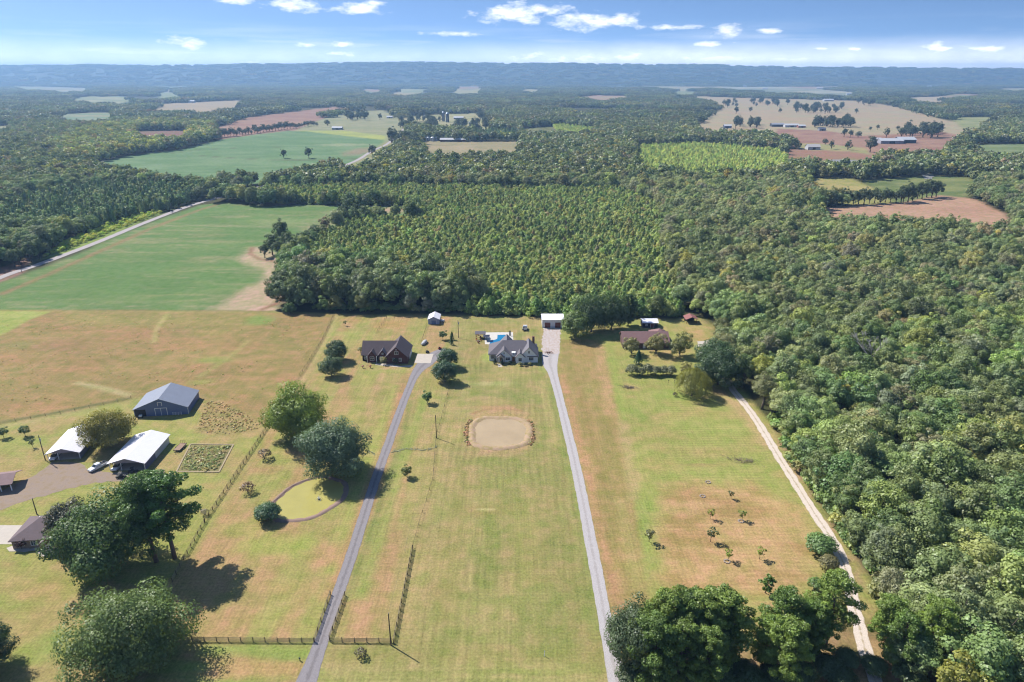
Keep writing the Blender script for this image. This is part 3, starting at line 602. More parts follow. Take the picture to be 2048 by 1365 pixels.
def conifer(h, r, nleaf, leaf, bare=0.08, p=0.85, name='crown'):
    k = rng.random(nleaf) ** 0.7; z = h * (bare + (1 - bare) * k); ph = rng.random(nleaf) * 6.283
    lump = 0.8 + 0.2 * np.sin(ph * 5 + z * 1.7) * np.sin(z * 2.3 + ph)
    rad = r * (1 - k ** 1.3) ** p * lump * (0.55 + 0.45 * np.sqrt(rng.random(nleaf))) + .05
    pt = np.stack([rad * np.cos(ph), rad * np.sin(ph), z], 1)
    nn = np.stack([np.cos(ph), np.sin(ph), np.full(nleaf, .45)], 1) + unit(nleaf) * 0.7
    crown = quads_mesh(name, pt, nn, leaf, 0.5 + 0.5 * (rng.random(nleaf) - .5), 0.8)
    mb = MB(); mb.tube([(0, 0, -.1), (0, 0, h * .6), (0, 0, h * .95)], [h * .02, h * .012, h * .003], 6)
    return mesh_from('trunk', mb.v, mb.f, True), crown
def willow(h, r, nleaf, leaf):
    ns = 210; per = nleaf // ns; P_, N_, C_ = [], [], []
    for i in range(ns):
        ph = rng.random() * 6.283; e = math.sqrt(rng.random()); rr = r * e
        ztop = h * (0.98 - 0.36 * e ** 2.2) * (0.88 + .16 * rng.random()); zb = max(h * .06, ztop * (0.12 + .42 * rng.random() + 0.25 * (1 - e)))
        t = rng.random(per); x = (rr + .25 * t * r * .5) * math.cos(ph); y = (rr + .25 * t * r * .5) * math.sin(ph)
        P_.append(np.stack([x, y, ztop + (zb - ztop) * t], 1) + rng.normal(size=(per, 3)) * .22)
        N_.append(np.tile([math.cos(ph), math.sin(ph), .35], (per, 1)) + unit(per) * .6); C_.append(np.full(per, .5 + .4 * (rng.random() - .5)) + .25 * (rng.random(per) - .5))
    crown = quads_mesh('crown', np.concatenate(P_), np.concatenate(N_), leaf, np.concatenate(C_), 0.6)
    mb = MB(); mb.tube([(0, 0, -.2), (.1, 0, h * .3), (0, .2, h * .7)], [.4, .32, .1], 8)
    limbs(mb, (.1, 0, h * .3), [(r * .6 * math.cos(a), r * .6 * math.sin(a), h * .8) for a in np.arange(0, 6.2, .9)], .3, .6)
    return mesh_from('trunk', mb.v, mb.f, True), crown
def bare_tree(h, r, depth=4):
    mb = MB(); rr_ = random.Random(9)
    def grow(p, d, ln, rad, dep):
        q = p + d * ln; mb.tube([p, p + d * ln * .5 + Vector((rr_.uniform(-.05, .05) * ln, rr_.uniform(-.05, .05) * ln, 0)), q], [rad, rad * .8, rad * .6], 5)
        if dep == 0: return
        for i in range(3 if dep > 1 else 4):
            nd = (d + Vector((rr_.uniform(-1, 1), rr_.uniform(-1, 1), rr_.uniform(-.25, .5))) * .75).normalized(); grow(q, nd, ln * rr_.uniform(.6, .85), rad * .55, dep - 1)
    grow(Vector((0, 0, -.2)), Vector((0, 0, 1)), h * .34, h * .03, depth)
    return mb
def shrub(h, r, nleaf, leaf, nblob=9):
    bc, br = [], []
    for i in range(nblob):
        ph = i * 2.4; e = math.sqrt((i + .5) / nblob); bc.append([math.cos(ph) * r * .6 * e, math.sin(ph) * r * .6 * e, h * (.42 + .3 * (1 - e) + .1 * rng.random())]); br.append(r * (.36 + .12 * rng.random()))
    crown = blobs_to_leaves(bc, br, np.array([0, 0, h * .3]), nleaf, leaf, min(1.0, h * .5 / r))
    mb = MB()
    for i in range(4): mb.tube([(rng.normal() * .1, rng.normal() * .1, -.1), (bc[i * 2 % nblob][0] * .5, bc[i * 2 % nblob][1] * .5, h * .3), bc[i * 2 % nblob]], [.06, .045, .02], 5)
    return mesh_from('stem', mb.v, mb.f, True), crown

SRC = {}
def make_sources():
    SRC['wood'] = [hardwood(15.5, 5.2, 34, 5200, 0.42, .2, .4), hardwood(14, 4.6, 28, 4400, 0.42, .18, .45), hardwood(17, 5.0, 36, 5200, 0.42, .22, .38),
                   hardwood(13, 5.6, 32, 5000, 0.42, .12, .5), hardwood(16, 4.3, 26, 4200, 0.42, .18, .42), hardwood(12, 4.2, 24, 3800, 0.4, .1, .45)]
    SRC['young'] = [young_pine(5.8, 2.4, 700, .5), hardwood(4.6, 2.5, 12, 700, .46, .02, .6), hardwood(5.6, 2.3, 12, 700, .46, .03, .6), young_pine(6.6, 2.2, 700, .5), hardwood(3.8, 2.6, 10, 640, .46, .02, .6)]
    SRC['conif'] = [conifer(11, 3.3, 900, .62, .08, .7), conifer(10, 3.1, 860, .62, .08, .65), conifer(12, 3.2, 900, .62, .08, .7), hardwood(11, 3.6, 16, 1200, .6, .1, .5)]
    SRC['far'] = [hardwood(15, 5.6, 9, 230, 1.9, .15, .35), hardwood(13, 5.2, 8, 210, 1.9, .12, .4), hardwood(17, 5.4, 10, 240, 1.9, .15, .3)]
    SRC['bush'] = [shrub(2.6, 1.9, 260, .42), shrub(2.0, 1.6, 220, .4), shrub(3.6, 1.9, 320, .45)]
    SRC['tuft'] = []
    for i in range(3):
        n = 34; ph = rng.random(n) * 6.28; r_ = rng.random(n) * .45
        p = np.stack([r_ * np.cos(ph), r_ * np.sin(ph), .12 + .22 * rng.random(n)], 1)
        SRC['tuft'].append((None, quads_mesh('tuft', p, np.stack([np.cos(ph) * .6, np.sin(ph) * .6, .9 + 0 * ph], 1) + unit(n) * .4, .3, .38 + .24 * rng.random(n), .6)))
make_sources()
def clump_source(n_tr, rad, nl, leaf):
    bc, br = [], []
    for i in range(n_tr):
        a = i * 2.39996; e = rad * math.sqrt((i + .5) / n_tr); hh = 11 + 6 * rng.random()
        for k in range(3): bc.append([math.cos(a) * e + rng.normal() * 2, math.sin(a) * e + rng.normal() * 2, hh * (.55 + .2 * k) - 1.5]); br.append(4.6 - .7 * k + rng.random())
    return blobs_to_leaves(bc, br, np.array([0, 0, -20.]), nl, leaf, .9, 'crown', 1.0, .3, -.5, .55)
SRC['mass'] = [(None, clump_source(16, 25, 1100, 3.0)), (None, clump_source(14, 24, 1000, 3.0)), (None, clump_source(18, 26, 1200, 3.0))]

COLLS = {}
def source_collection(kind):
    """unlinked collection holding the shapes that geometry nodes scatter"""
    if kind in COLLS: return COLLS[kind]
    c = bpy.data.collections.new('shapes ' + kind)
    for i, (tr, cr) in enumerate(SRC[kind]):
        o = bpy.data.objects.new('shape_%s_%02d' % (kind, i), cr); c.objects.link(o)
    COLLS[kind] = c; return c
def scatter(name, kind, pts, scl, tint, label, cat):
    n = len(pts)
    if n == 0: return
    me = bpy.data.meshes.new(name); me.vertices.add(n); me.vertices.foreach_set('co', np.asarray(pts, np.float32).ravel()); me.update()
    def attr(nm, tp, key, arr): me.attributes.new(nm, tp, 'POINT').data.foreach_set(key, np.asarray(arr).ravel())
    attr('tint', 'FLOAT_VECTOR', 'vector', np.asarray(tint, np.float32)); attr('scl', 'FLOAT_VECTOR', 'vector', np.asarray(scl, np.float32))
    rot = np.zeros((n, 3), np.float32); rot[:, 2] = rng.random(n) * 6.283; attr('rot', 'FLOAT_VECTOR', 'vector', rot)
    attr('idx', 'INT', 'value', rng.integers(0, len(SRC[kind]), n).astype(np.int32))
    o = obj(name, me); tag(o, label, cat, kind='stuff')
    ng = bpy.data.node_groups.new('scatter ' + name, 'GeometryNodeTree')
    ng.interface.new_socket('Geometry', in_out='INPUT', socket_type='NodeSocketGeometry'); ng.interface.new_socket('Geometry', in_out='OUTPUT', socket_type='NodeSocketGeometry')
    gi = ng.nodes.new('NodeGroupInput'); go = ng.nodes.new('NodeGroupOutput')
    ci = ng.nodes.new('GeometryNodeCollectionInfo'); ci.inputs['Collection'].default_value = source_collection(kind)
    ci.inputs['Separate Children'].default_value = True; ci.inputs['Reset Children'].default_value = True
    ip = ng.nodes.new('GeometryNodeInstanceOnPoints'); ip.inputs['Pick Instance'].default_value = True
    def na(nm, tp):
        a = ng.nodes.new('GeometryNodeInputNamedAttribute'); a.data_type = tp; a.inputs['Name'].default_value = nm
        return [s for s in a.outputs if s.enabled and s.name == 'Attribute'][0]
    e2r = ng.nodes.new('FunctionNodeEulerToRotation'); ng.links.new(na('rot', 'FLOAT_VECTOR'), e2r.inputs[0])
    ng.links.new(gi.outputs[0], ip.inputs['Points']); ng.links.new(ci.outputs[0], ip.inputs['Instance'])
    ng.links.new(na('idx', 'INT'), ip.inputs['Instance Index']); ng.links.new(e2r.outputs[0], ip.inputs['Rotation'])
    ng.links.new(na('scl', 'FLOAT_VECTOR'), ip.inputs['Scale']); ng.links.new(ip.outputs[0], go.inputs[0])
    md = o.modifiers.new('scatter', 'NODES'); md.node_group = ng
    return o
LEAFK = 1.48
def tints(n, palette, weights, jit=0.13):
    pal = np.array([[lin(c) for c in p] for p in palette]); i = rng.choice(len(pal), n, p=np.array(weights) / sum(weights))
    t = pal[i] * (1 + jit * rng.normal(size=(n, 1))) * (1 + 0.06 * rng.normal(size=(n, 3))); return np.clip(t * LEAFK, .004, .6)
PAL_WOOD = ([(110, 120, 80), (122, 130, 92), (96, 110, 72), (132, 138, 86), (124, 126, 100), (138, 126, 98), (152, 146, 78)], [8, 6, 5, 3.5, 2, .4, .35])
PAL_YOUNG = ([(130, 142, 82), (118, 134, 78), (140, 148, 86), (104, 122, 74), (148, 142, 80), (134, 128, 92)], [6, 6, 4, 4, .6, .6])
PAL_DARK = ([(104, 122, 84), (94, 114, 78), (118, 130, 88)], [4, 3, 2])

# ------------------------------------------------------------------ woods
def tree_obj(src, loc, s, tint, label, group, name='tree', cat='tree', rz=None, bark=None, sz=None, parts=True):
    t = thing(name, label, cat, loc, R.random() * 6.283 if rz is None else rz, group); t.scale = (s, s, s if sz is None else sz)
    tr, cr = src
    if tr is not None and parts:
        if len(tr.materials) == 0: tr.materials.append(bark or BARK)
        obj('trunk' if 'stem' not in tr.name else 'stem', tr, None, t)
    c = obj('crown', cr, None, t); c['tint'] = [float(v) for v in tint]
    return t
OPEN_W = [GP(p) for p in OPEN_PX]
def open_at(x, y):
    m = np.zeros(x.shape, bool)
    for p in OPEN_W: m |= inside(p, x, y)
    return m
ROAD_PX = [(-90, 600), (0, 556), (90, 525), (200, 483), (290, 446), (380, 412), (445, 394), (520, 374), (600, 356), (660, 341), (712, 322), (745, 302), (775, 288), (800, 266), (812, 254)]
TRACK_PX = [(1445, 725), (1452, 755), (1470, 785), (1500, 822), (1530, 868), (1560, 918), (1592, 968), (1628, 1025), (1664, 1080), (1690, 1135), (1702, 1185), (1716, 1245), (1732, 1305), (1755, 1375), (1790, 1480)]
def near_line(pts, x, y, w):
    g = GP(pts); m = np.zeros(x.shape, bool)
    for (ax, ay), (bx, by) in zip(g, g[1:]):
        ex, ey = bx - ax, by - ay; q = np.clip(((x - ax) * ex + (y - ay) * ey) / (ex * ex + ey * ey), 0, 1)
        m |= np.hypot(x - ax - ex * q, y - ay - ey * q) < w
    return m
def jitter_grid(x0, x1, y0, y1, s):
    gx, gy = np.meshgrid(np.arange(x0, x1, s), np.arange(y0, y1, s)); x = gx.ravel(); y = gy.ravel()
    return x + (rng.random(x.size) - .5) * s * .95, y + (rng.random(x.size) - .5) * s * 1.2
def in_view(x, y, mg=110):
    px, py = P(x, y); return (px > -mg) & (px < 2048 + mg) & (py < 1365 + 190)
# named landmarks that keep the wood away from them
CLEAR = [((1735, 752), 8.0), ((1740, 780), 6.0), ((1380, 640), 9), ((1300, 655), 12)]
def woods():
    # young pines and scrub of the plantation
    n_ind = 0
    yw = [GP(p) for p in (YOUNG1, YOUNG2, YOUNG3)]
    x, y = jitter_grid(-260, 460, 318, 760, 2.45); x = x + rng.normal(size=x.size) * .9; y = y + rng.normal(size=x.size) * .9
    m = inside(yw[0], x, y) & ~open_at(x, y) & ~inside(GP(CLUMP), x, y) & in_view(x, y)
    x, y = x[m], y[m]; s = .68 + .5 * fbm(x / 30, y / 30, 8) + .5 * rng.random(x.size) ** 2
    tn = tints(x.size, *PAL_YOUNG) * (.82 + .3 * fbm(x / 35, y / 35, 21))[:, None]
    edge = y < 345; tn[edge] *= np.array([.85, .95, .85]); 
    o = np.argsort(np.hypot(x, y)); front = o[:300]; rest = o[300:]
    for i in front:
        k = 'yellowish' if tn[i][0] > .93 * tn[i][1] else 'pale green' if tn[i][1] > np.median(tn[front][:, 1]) else 'darker green'
        px_, py_ = P(x[i], y[i]); k = ('tall ' if s[i] > .95 else 'low ' if s[i] < .72 else '') + k
        b_ = 'the metal garage' if px_ > 1085 else 'the parked trailer' if px_ > 1035 else 'the pool' if px_ > 965 else 'the grey shed'
        row = 'first row' if py_ > 629 else 'second row' if py_ > 626 else 'third row' if py_ > 622 else 'fourth row'
        tree_obj(SRC['young'][R.randrange(5)], (x[i], y[i], 0), s[i] * 1.02, tn[i], '%s young pine in the %s of the plantation behind %s' % (k, row, b_), 'young pines on the plantation edge', 'young_pine')
    pts = [np.stack([x[rest], y[rest], 0 * y[rest]], 1)]; ss = [s[rest]]; tt = [tn[rest]]
    x, y = jitter_grid(100, 1200, 700, 1900, 5.0)
    m = (inside(yw[1], x, y) | inside(yw[2], x, y)) & ~open_at(x, y); x, y = x[m], y[m]
    pts.append(np.stack([x, y, 0 * y], 1)); ss.append(.9 + .4 * rng.random(x.size)); tt.append(tints(x.size, [(158, 168, 92), (140, 154, 86), (120, 138, 80)], [3, 3, 2]) * 1.15)
    ss = np.concatenate(ss); scatter('plantation', 'young', np.concatenate(pts), np.stack([ss * 1.1, ss * 1.1, ss], 1), np.concatenate(tt), 'dense mass of young pines filling the plantation behind the houses', 'plantation')
    # dark pines by the road
    x, y = jitter_grid(-700, 60, 480, 760, 4.6)
    m = inside(GP(CONIF), x, y) & ~near_line(ROAD_PX, x, y, 8) & in_view(x, y) & ~open_at(x, y) & ~inside(GP(WEEDS), x, y); x, y = x[m], y[m]
    x2, y2 = jitter_grid(-80, 60, 1100, 1500, 8); m = inside(GP(CONIF2), x2, y2); x = np.r_[x, x2[m]]; y = np.r_[y, y2[m]]
    s = .8 + .35 * rng.random(x.size)
    scatter('pine_stand', 'conif', np.stack([x, y, 0 * x], 1), np.stack([s, s, s], 1), tints(x.size, *PAL_DARK), 'dark pine stand beside the country road', 'pine stand')
    # broadleaf woods
    x, y = jitter_grid(-820, 900, 85, 760, 5.9)
    bad = open_at(x, y) | near_line(ROAD_PX, x, y, 9) | near_line(TRACK_PX, x, y, 3.0) | inside(GP(WEEDS), x, y)
    for q in yw: bad |= inside(q, x, y)
    bad |= inside(GP(CONIF), x, y)
    for (q, rr) in CLEAR: gx, gy = G(*q); bad |= np.hypot(x - gx, y - gy) < rr
    lawn_w = GP(LAWN)
    m = ~bad & in_view(x, y, 160) & ~((y < 330) & (x < 60)) & ~((y < 118) & (x < 78)); x, y = x[m], y[m]
    d_edge = sdf(lawn_w, x, y); m = d_edge > 0.6; x, y, d_edge = x[m], y[m], d_edge[m]
    s = .72 + .42 * rng.random(x.size); s *= np.where(d_edge < 7, .84, 1.0)
    tall = inside(GP(CLUMP), x, y); s = np.where(tall, 1.1 + .3 * rng.random(x.size), s)
    tn = tints(x.size, *PAL_WOOD) * (.75 + .5 * fbm(x / 50, y / 50, 31))[:, None]
    tn[tall] *= np.array([.8, .88, .85]); 
    nr_ = (x > 0) & (y < 330); tn[nr_] *= np.array([.92, 1.0, .86])
    left = x < -120; tn[left] *= np.array([.82, .92, .88])
    o = np.argsort(np.hypot(x, y) + np.where(x > 0, 0, 60)); front = o[:270]; rest = o[270:]
    for i in front:
        r_, g_, b_ = tn[i]
        k = 'golden-leaved' if r_ > 1.02 * g_ and b_ < .5 * g_ else 'grey-green' if b_ > .52 * g_ else 'dark green' if g_ < .11 else 'light green' if g_ > .19 else 'mid green'
        w_ = 'in the wood by the gravel track' if x[i] > 0 else 'in the tall clump behind the pasture'
        k = ('tall ' if s[i] > 1.02 else 'low ' if s[i] < .8 else '') + k; px_, py_ = P(x[i], y[i])
        d_ = d_edge[i]; zz = ('beyond the willow' if py_ < 800 else 'level with the brush heap' if py_ < 960 else 'level with the saplings' if py_ < 1130 else 'near the pine row') + (' at the edge' if d_ < 9 else ' one row in' if d_ < 16 else ' two rows in' if d_ < 30 else ' deep')
        tree_obj(SRC['wood'][R.randrange(6)], (x[i], y[i], 0), s[i], tn[i], '%s broadleaf tree %s in the wood' % (k, zz) if x[i] > 0 else '%s broadleaf tree %s' % (k, w_), 'trees ' + w_, 'broadleaf_tree', sz=s[i] * R.uniform(.85, 1.15))
    q = rest; sc_ = np.stack([s[q], s[q], s[q] * (.85 + .3 * rng.random(len(q)))], 1)
    scatter('broadleaf_wood', 'wood', np.stack([x[q], y[q], 0 * x[q]], 1), sc_, tn[q], 'broadleaf wood spreading behind the houses and the plantation', 'wood')
    # further woods: simpler trees, then masses
    x, y = jitter_grid(-1700, 1700, 756, 1750, 9.0); 
    bad = open_at(x, y) | near_line(ROAD_PX, x, y, 9)
    for q in yw + [GP(CONIF2)]: bad |= inside(q, x, y)
    m = ~bad & in_view(x, y); x, y = x[m], y[m]; s = .8 + .45 * rng.random(x.size)
    tn = tints(x.size, *PAL_WOOD) * (.5 + .5 * fbm(x / 90, y / 90, 41))[:, None]
    lt = inside(GP([(80, 305), (200, 258), (330, 246), (430, 258), (420, 285), (300, 306), (170, 335)]), x, y); tn[lt] *= np.array([1.5, 1.45, 1.1]); s = np.where(lt, s * 1.05, s)
    scatter('far_wood', 'far', np.stack([x, y, 0 * x], 1), np.stack([s, s, s], 1), tn, 'woods of the middle distance between the far fields', 'wood')
    x, y = jitter_grid(-6800, 6800, 1760, 7600, 36.0)
    m = ~open_at(x, y) & in_view(x, y, 60); x, y = x[m], y[m]
    # open ground among the far woods grows with distance
    k = fbm(x / 420, y / 420, 51); m = (k < .62) | (y > 5200); x, y = x[m], y[m]
    s = .75 + .4 * rng.random(x.size)
    tn = tints(x.size, *PAL_WOOD) * (.35 + .5 * fbm(x / 240, y / 240, 61))[:, None]
    scatter('distant_woodland', 'mass', np.stack([x, y, 0 * x], 1), np.stack([s, s, s * .95], 1), tn, 'distant woodland covering the valley floor below the ridge', 'woodland')
woods()

# ------------------------------------------------------------------ ridge closing the valley
def build_ridge():
    prof = [(-900, 131), (-300, 128), (0, 128), (200, 130), (440, 131), (560, 129), (700, 126), (860, 124), (1000, 126), (1100, 126), (1180, 128), (1280, 129), (1350, 129), (1500, 133), (1700, 136), (1900, 138), (2048, 139), (2500, 140), (3000, 140)]
    us = np.linspace(-1.7, 1.7, 420); vs = np.concatenate([np.linspace(0, 1, 46), [1.3, 2.2, 4]])
    V = []
    for v in vs:
        for u in us:
            wob = 420 * (fbm(np.array([u * 9.0]), np.array([.5]), 71)[0] - .5) * 2
            yb = 7050 + wob; yt = 9200 + 250 * math.sin(u * 7)
            if v <= 1: Yv = yb + (yt - yb) * v
            else: Yv = yt + (v - 1) * 1600
            pxc = 1024 + F * u * CP; py = np.interp(pxc, [a for a, b in prof], [b for a, b in prof])
            dx, dy, dz = ray(pxc, py - .5); ztop = H + yt / dy * dz - 9 + 26 * (fbm(np.array([u * 14.0]), np.array([3.3]), 77)[0] - .5)
            sp = fbm(np.array([u * 26.0]), np.array([v * 1.6]), 73)[0]
            e = min(1, v); e = e * e * (3 - 2 * e); z = ztop * (e * (.86 + .14 * e)) + (sp - .5) * 85 * (4 * e * (1 - e)) - 3
            if v > 1: z = ztop - (v - 1) * 4
            V.append((u * Yv, Yv, z))
    nc = len(us); F_ = [(j * nc + i, j * nc + i + 1, (j + 1) * nc + i + 1, (j + 1) * nc + i) for j in range(len(vs) - 1) for i in range(nc - 1)]
    me = mesh_from('ridge', V, F_, True)
    m = mat('ridge woodland', (.045, .06, .032), .95, .35, .012, 0.0)
    tag(obj('ridge', me, m), 'long wooded ridge closing off the far side of the valley', kind='structure')
    A_ = np.array(V).reshape(len(vs), nc, 3)[:46]
    n = 9500; fv = rng.random(n) * 44.0; fu = rng.random(n) * (nc - 2); i = fv.astype(int); j = fu.astype(int); a = (fv - i)[:, None]; b = (fu - j)[:, None]
    p = A_[i, j] * (1 - a) * (1 - b) + A_[i + 1, j] * a * (1 - b) + A_[i, j + 1] * (1 - a) * b + A_[i + 1, j + 1] * a * b
    px, _ = P(p[:, 0], p[:, 1], p[:, 2]); k = (px > -60) & (px < 2110); p = p[k]; p[:, 2] -= 5
    # the quarry scar stays open
    s = 1.0 + .5 * rng.random(len(p)); 
    scatter('ridge_woodland', 'mass', p, np.stack([s * 1.2, s * 1.2, s * .9], 1), tints(len(p), *PAL_WOOD) * .6, 'unbroken woodland on the slope of the far ridge', 'woodland')
build_ridge()

def build_haze():
    mb = MB(); mb.box(-14500, 14500, -9200, 17500, -1.5, 330)
    m, t = new_mat('haze'); pv = N(t, 'ShaderNodeVolumePrincipled')
    pv.inputs['Color'].default_value = (.36, .62, 1.0, 1); pv.inputs['Density'].default_value = 1.08e-4; pv.inputs['Anisotropy'].default_value = 0.2
    o = N(t, 'ShaderNodeOutputMaterial'); L(t, pv.outputs[0], o.inputs['Volume'])
    try: m.cycles.homogeneous_volume = True
    except Exception: pass
    h = mb.build('haze', m); tag(h, 'thin blue haze of the summer air', kind='stuff')
# ------------------------------------------------------------------ roads, drives, pads
def smooth_line(pts, step=3.0):
    p = [Vector(q) for q in pts]; out = []
    for i in range(len(p) - 1):
        a, b, c, d = p[max(i - 1, 0)], p[i], p[i + 1], p[min(i + 2, len(p) - 1)]; n = max(1, int((c - b).length / step))
        for k in range(n):
            t = k / n; out.append(.5 * ((2 * b) + (c - a) * t + (2 * a - 5 * b + 4 * c - d) * t * t + (3 * b - a - 3 * c + d) * t ** 3))
    out.append(p[-1]); return out
def ribbon(name, pts_px, width, z, m, label, step=2.0, jit=.09):
    g = [G(*p) for p in pts_px]
    ws = width if isinstance(width, (list, tuple)) else [width] * len(g)
    l3 = smooth_line([(a, b, w) for (a, b), w in zip(g, ws)], step)
    V, Fc, A_ = [], [], []; acr = (-1, -.5, 0, .5, 1); rr = random.Random(name)
    for i, q in enumerate(l3):
        d = (l3[min(i + 1, len(l3) - 1)] - l3[max(i - 1, 0)]); d = Vector((d.x, d.y)).normalized(); nn = Vector((-d.y, d.x))
        jl, jr = rr.uniform(-jit, jit), rr.uniform(-jit, jit)
        for a in acr:
            o = a * q.z / 2 + (jl if a == -1 else jr if a == 1 else 0)
            V.append((q.x + nn.x * o, q.y + nn.y * o, z)); A_.append(a)
    for i in range(len(l3) - 1):
        for k in range(4): Fc.append((i * 5 + k, (i + 1) * 5 + k, (i + 1) * 5 + k + 1, i * 5 + k + 1))
    Fc = [f[::-1] for f in Fc]
    me = mesh_from(name, V, Fc); at = me.attributes.new('ac', 'FLOAT', 'POINT'); at.data.foreach_set('value', np.array(A_, np.float32))
    o = obj(name, me, m); tag(o, label, kind='structure'); return o
def sheet(name, poly_px, z, m, label, jit=0.0, sub=1.5, kind='structure', world=False):
    w = poly_px if world else GP(poly_px); out = []; rr = random.Random(name + label)
    for i in range(len(w)):
        a = Vector(w[i]); b = Vector(w[(i + 1) % len(w)]); n = max(1, int((b - a).length / sub)) if jit else 1
        for k in range(n):
            p = a.lerp(b, k / n); out.append((p.x + rr.uniform(-jit, jit), p.y + rr.uniform(-jit, jit), z))
    me = mesh_from(name, out, [tuple(range(len(out)))])
    bm = bmesh.new(); bm.from_mesh(me); bmesh.ops.triangulate(bm, faces=bm.faces); bmesh.ops.recalc_face_normals(bm, faces=bm.faces)
    if sum(f.normal.z for f in bm.faces) < 0: bmesh.ops.reverse_faces(bm, faces=bm.faces)
    bm.to_mesh(me); bm.free()
    o = obj(name, me, m); tag(o, label, kind=kind); return o
def track_mat(name, c_wheel, c_mid, w=.28, edge=None):
    m, t = new_mat(name); at = N(t, 'ShaderNodeAttribute'); at.attribute_name = 'ac'; v = N(t, 'ShaderNodeTexCoord').outputs['Object']
    n1 = noise_n(t, v, .8, 5, .65); n2 = noise_n(t, v, 5, 3, .6)
    a = math_n(t, 'ADD', math_n(t, 'ABSOLUTE', at.outputs['Fac']), math_n(t, 'MULTIPLY', math_n(t, 'SUBTRACT', n1, .5), .9))
    f = ramp(t, a, [(max(0, w - .12), 1.0), (w + .1, 0.0), (.86, 0.0), (1.0, .8)])
    c = mix_c(t, f, c_wheel, c_mid); c = mix_c(t, 1.0, c, ramp(t, n2, [(.3, .75), (.7, 1.2)]), 'MULTIPLY')
    b = N(t, 'ShaderNodeBsdfPrincipled'); b.inputs['Roughness'].default_value = .95; L(t, c, b.inputs['Base Color'])
    o = N(t, 'ShaderNodeOutputMaterial'); L(t, b.outputs[0], o.inputs[0]); return m
ASPH = track_mat('worn dark asphalt', alb(168, 161, 164), alb(146, 139, 141), .2)
PALE = track_mat('pale asphalt', alb(214, 207, 207), alb(198, 190, 188), .2)
CONC = mat('concrete', alb(232, 220, 206), .85, .1, .8)
GRAV = mat('gravel', alb(198, 182, 170), .95, .26, 1.3, .5, 14)
WGRAV = mat('white gravel', alb(232, 222, 222, 1.7), .95, .28, 1.2, .5, 10, col2=alb(196, 170, 150))
ribbon('road', ROAD_PX, 5.8, .12, mat('old road', alb(204, 194, 194), .9, .12, .2), 'pale country road running past the green fields', 6, .2)
ribbon('driveway', [(590, 1420), (612, 1365), (640, 1290), (672, 1200), (700, 1120), (728, 1032), (751, 960), (776, 890), (801, 820), (823, 765), (836, 742), (853, 725), (872, 708), (888, 698)],
       [6.5, 4.4, 3.2, 3.0, 3.0, 3.0, 3.0, 3.0, 3.0, 3.2, 4.6, 7.0, 5.5, 2.5], .03, ASPH, 'dark asphalt drive up to the brick house', 1.5)
ribbon('driveway', [(1262, 1460), (1236, 1365), (1212, 1250), (1196, 1160), (1180, 1078), (1166, 1003), (1149, 922), (1132, 850), (1117, 790), (1106, 748), (1100, 728), (1101, 708)],
       [8, 4.2, 3.2, 3.2, 3.2, 3.2, 3.2, 3.2, 3.2, 4.0, 6.5, 7.4], .03, PALE, 'pale drive up to the white house', 1.5)
ribbon('gravel_lot', [(1101, 710), (1102, 690), (1103, 670), (1104, 657)], [7.0, 8.2, 8.6, 8.0], .022, WGRAV, 'white gravel lot in front of the metal garage', 1.0, .5)
ribbon('gravel_track', TRACK_PX, 3.0, .03, track_mat('two wheel track', alb(236, 220, 206, 1.7), alb(200, 182, 152, 1.8), .1), 'pale gravel two-wheel track along the edge of the wood', 1.5, .22)
sheet('concrete_pad', [(835, 708), (867, 708.5), (861, 727), (829, 726.5)], .045, CONC, 'pale concrete pad beside the brick house')
sheet('gravel_drive', [(-30, 1030), (-30, 1000), (40, 965), (80, 945), (100, 926), (140, 924), (160, 926), (178, 938), (215, 946), (250, 946), (300, 942), (330, 940), (325, 956), (260, 962), (190, 966), (120, 983), (60, 1000), (20, 1014)],
      .022, mat('farm gravel', alb(190, 168, 152), .95, .25, .5, .4, 10, col2=alb(172, 150, 124)), 'rutted gravel drive in front of the two open sheds', .5)
sheet('concrete_drive', [(-60, 1051), (46, 1051), (62, 1062), (58, 1089), (-60, 1089)], .03, CONC, 'pale concrete drive beside the brown-roofed house')
sheet('garden_walk', [(12, 1097), (28, 1091), (60, 1098), (88, 1094), (92, 1100), (50, 1104), (18, 1103)], .035, CONC, 'curved concrete walk before the brown-roofed house', .15)
sheet('garden_walk', [(72, 1106), (92, 1098), (112, 1100), (112, 1113), (84, 1114)], .03, CONC, 'curved concrete flower-bed rim under the spreading tree', .15)

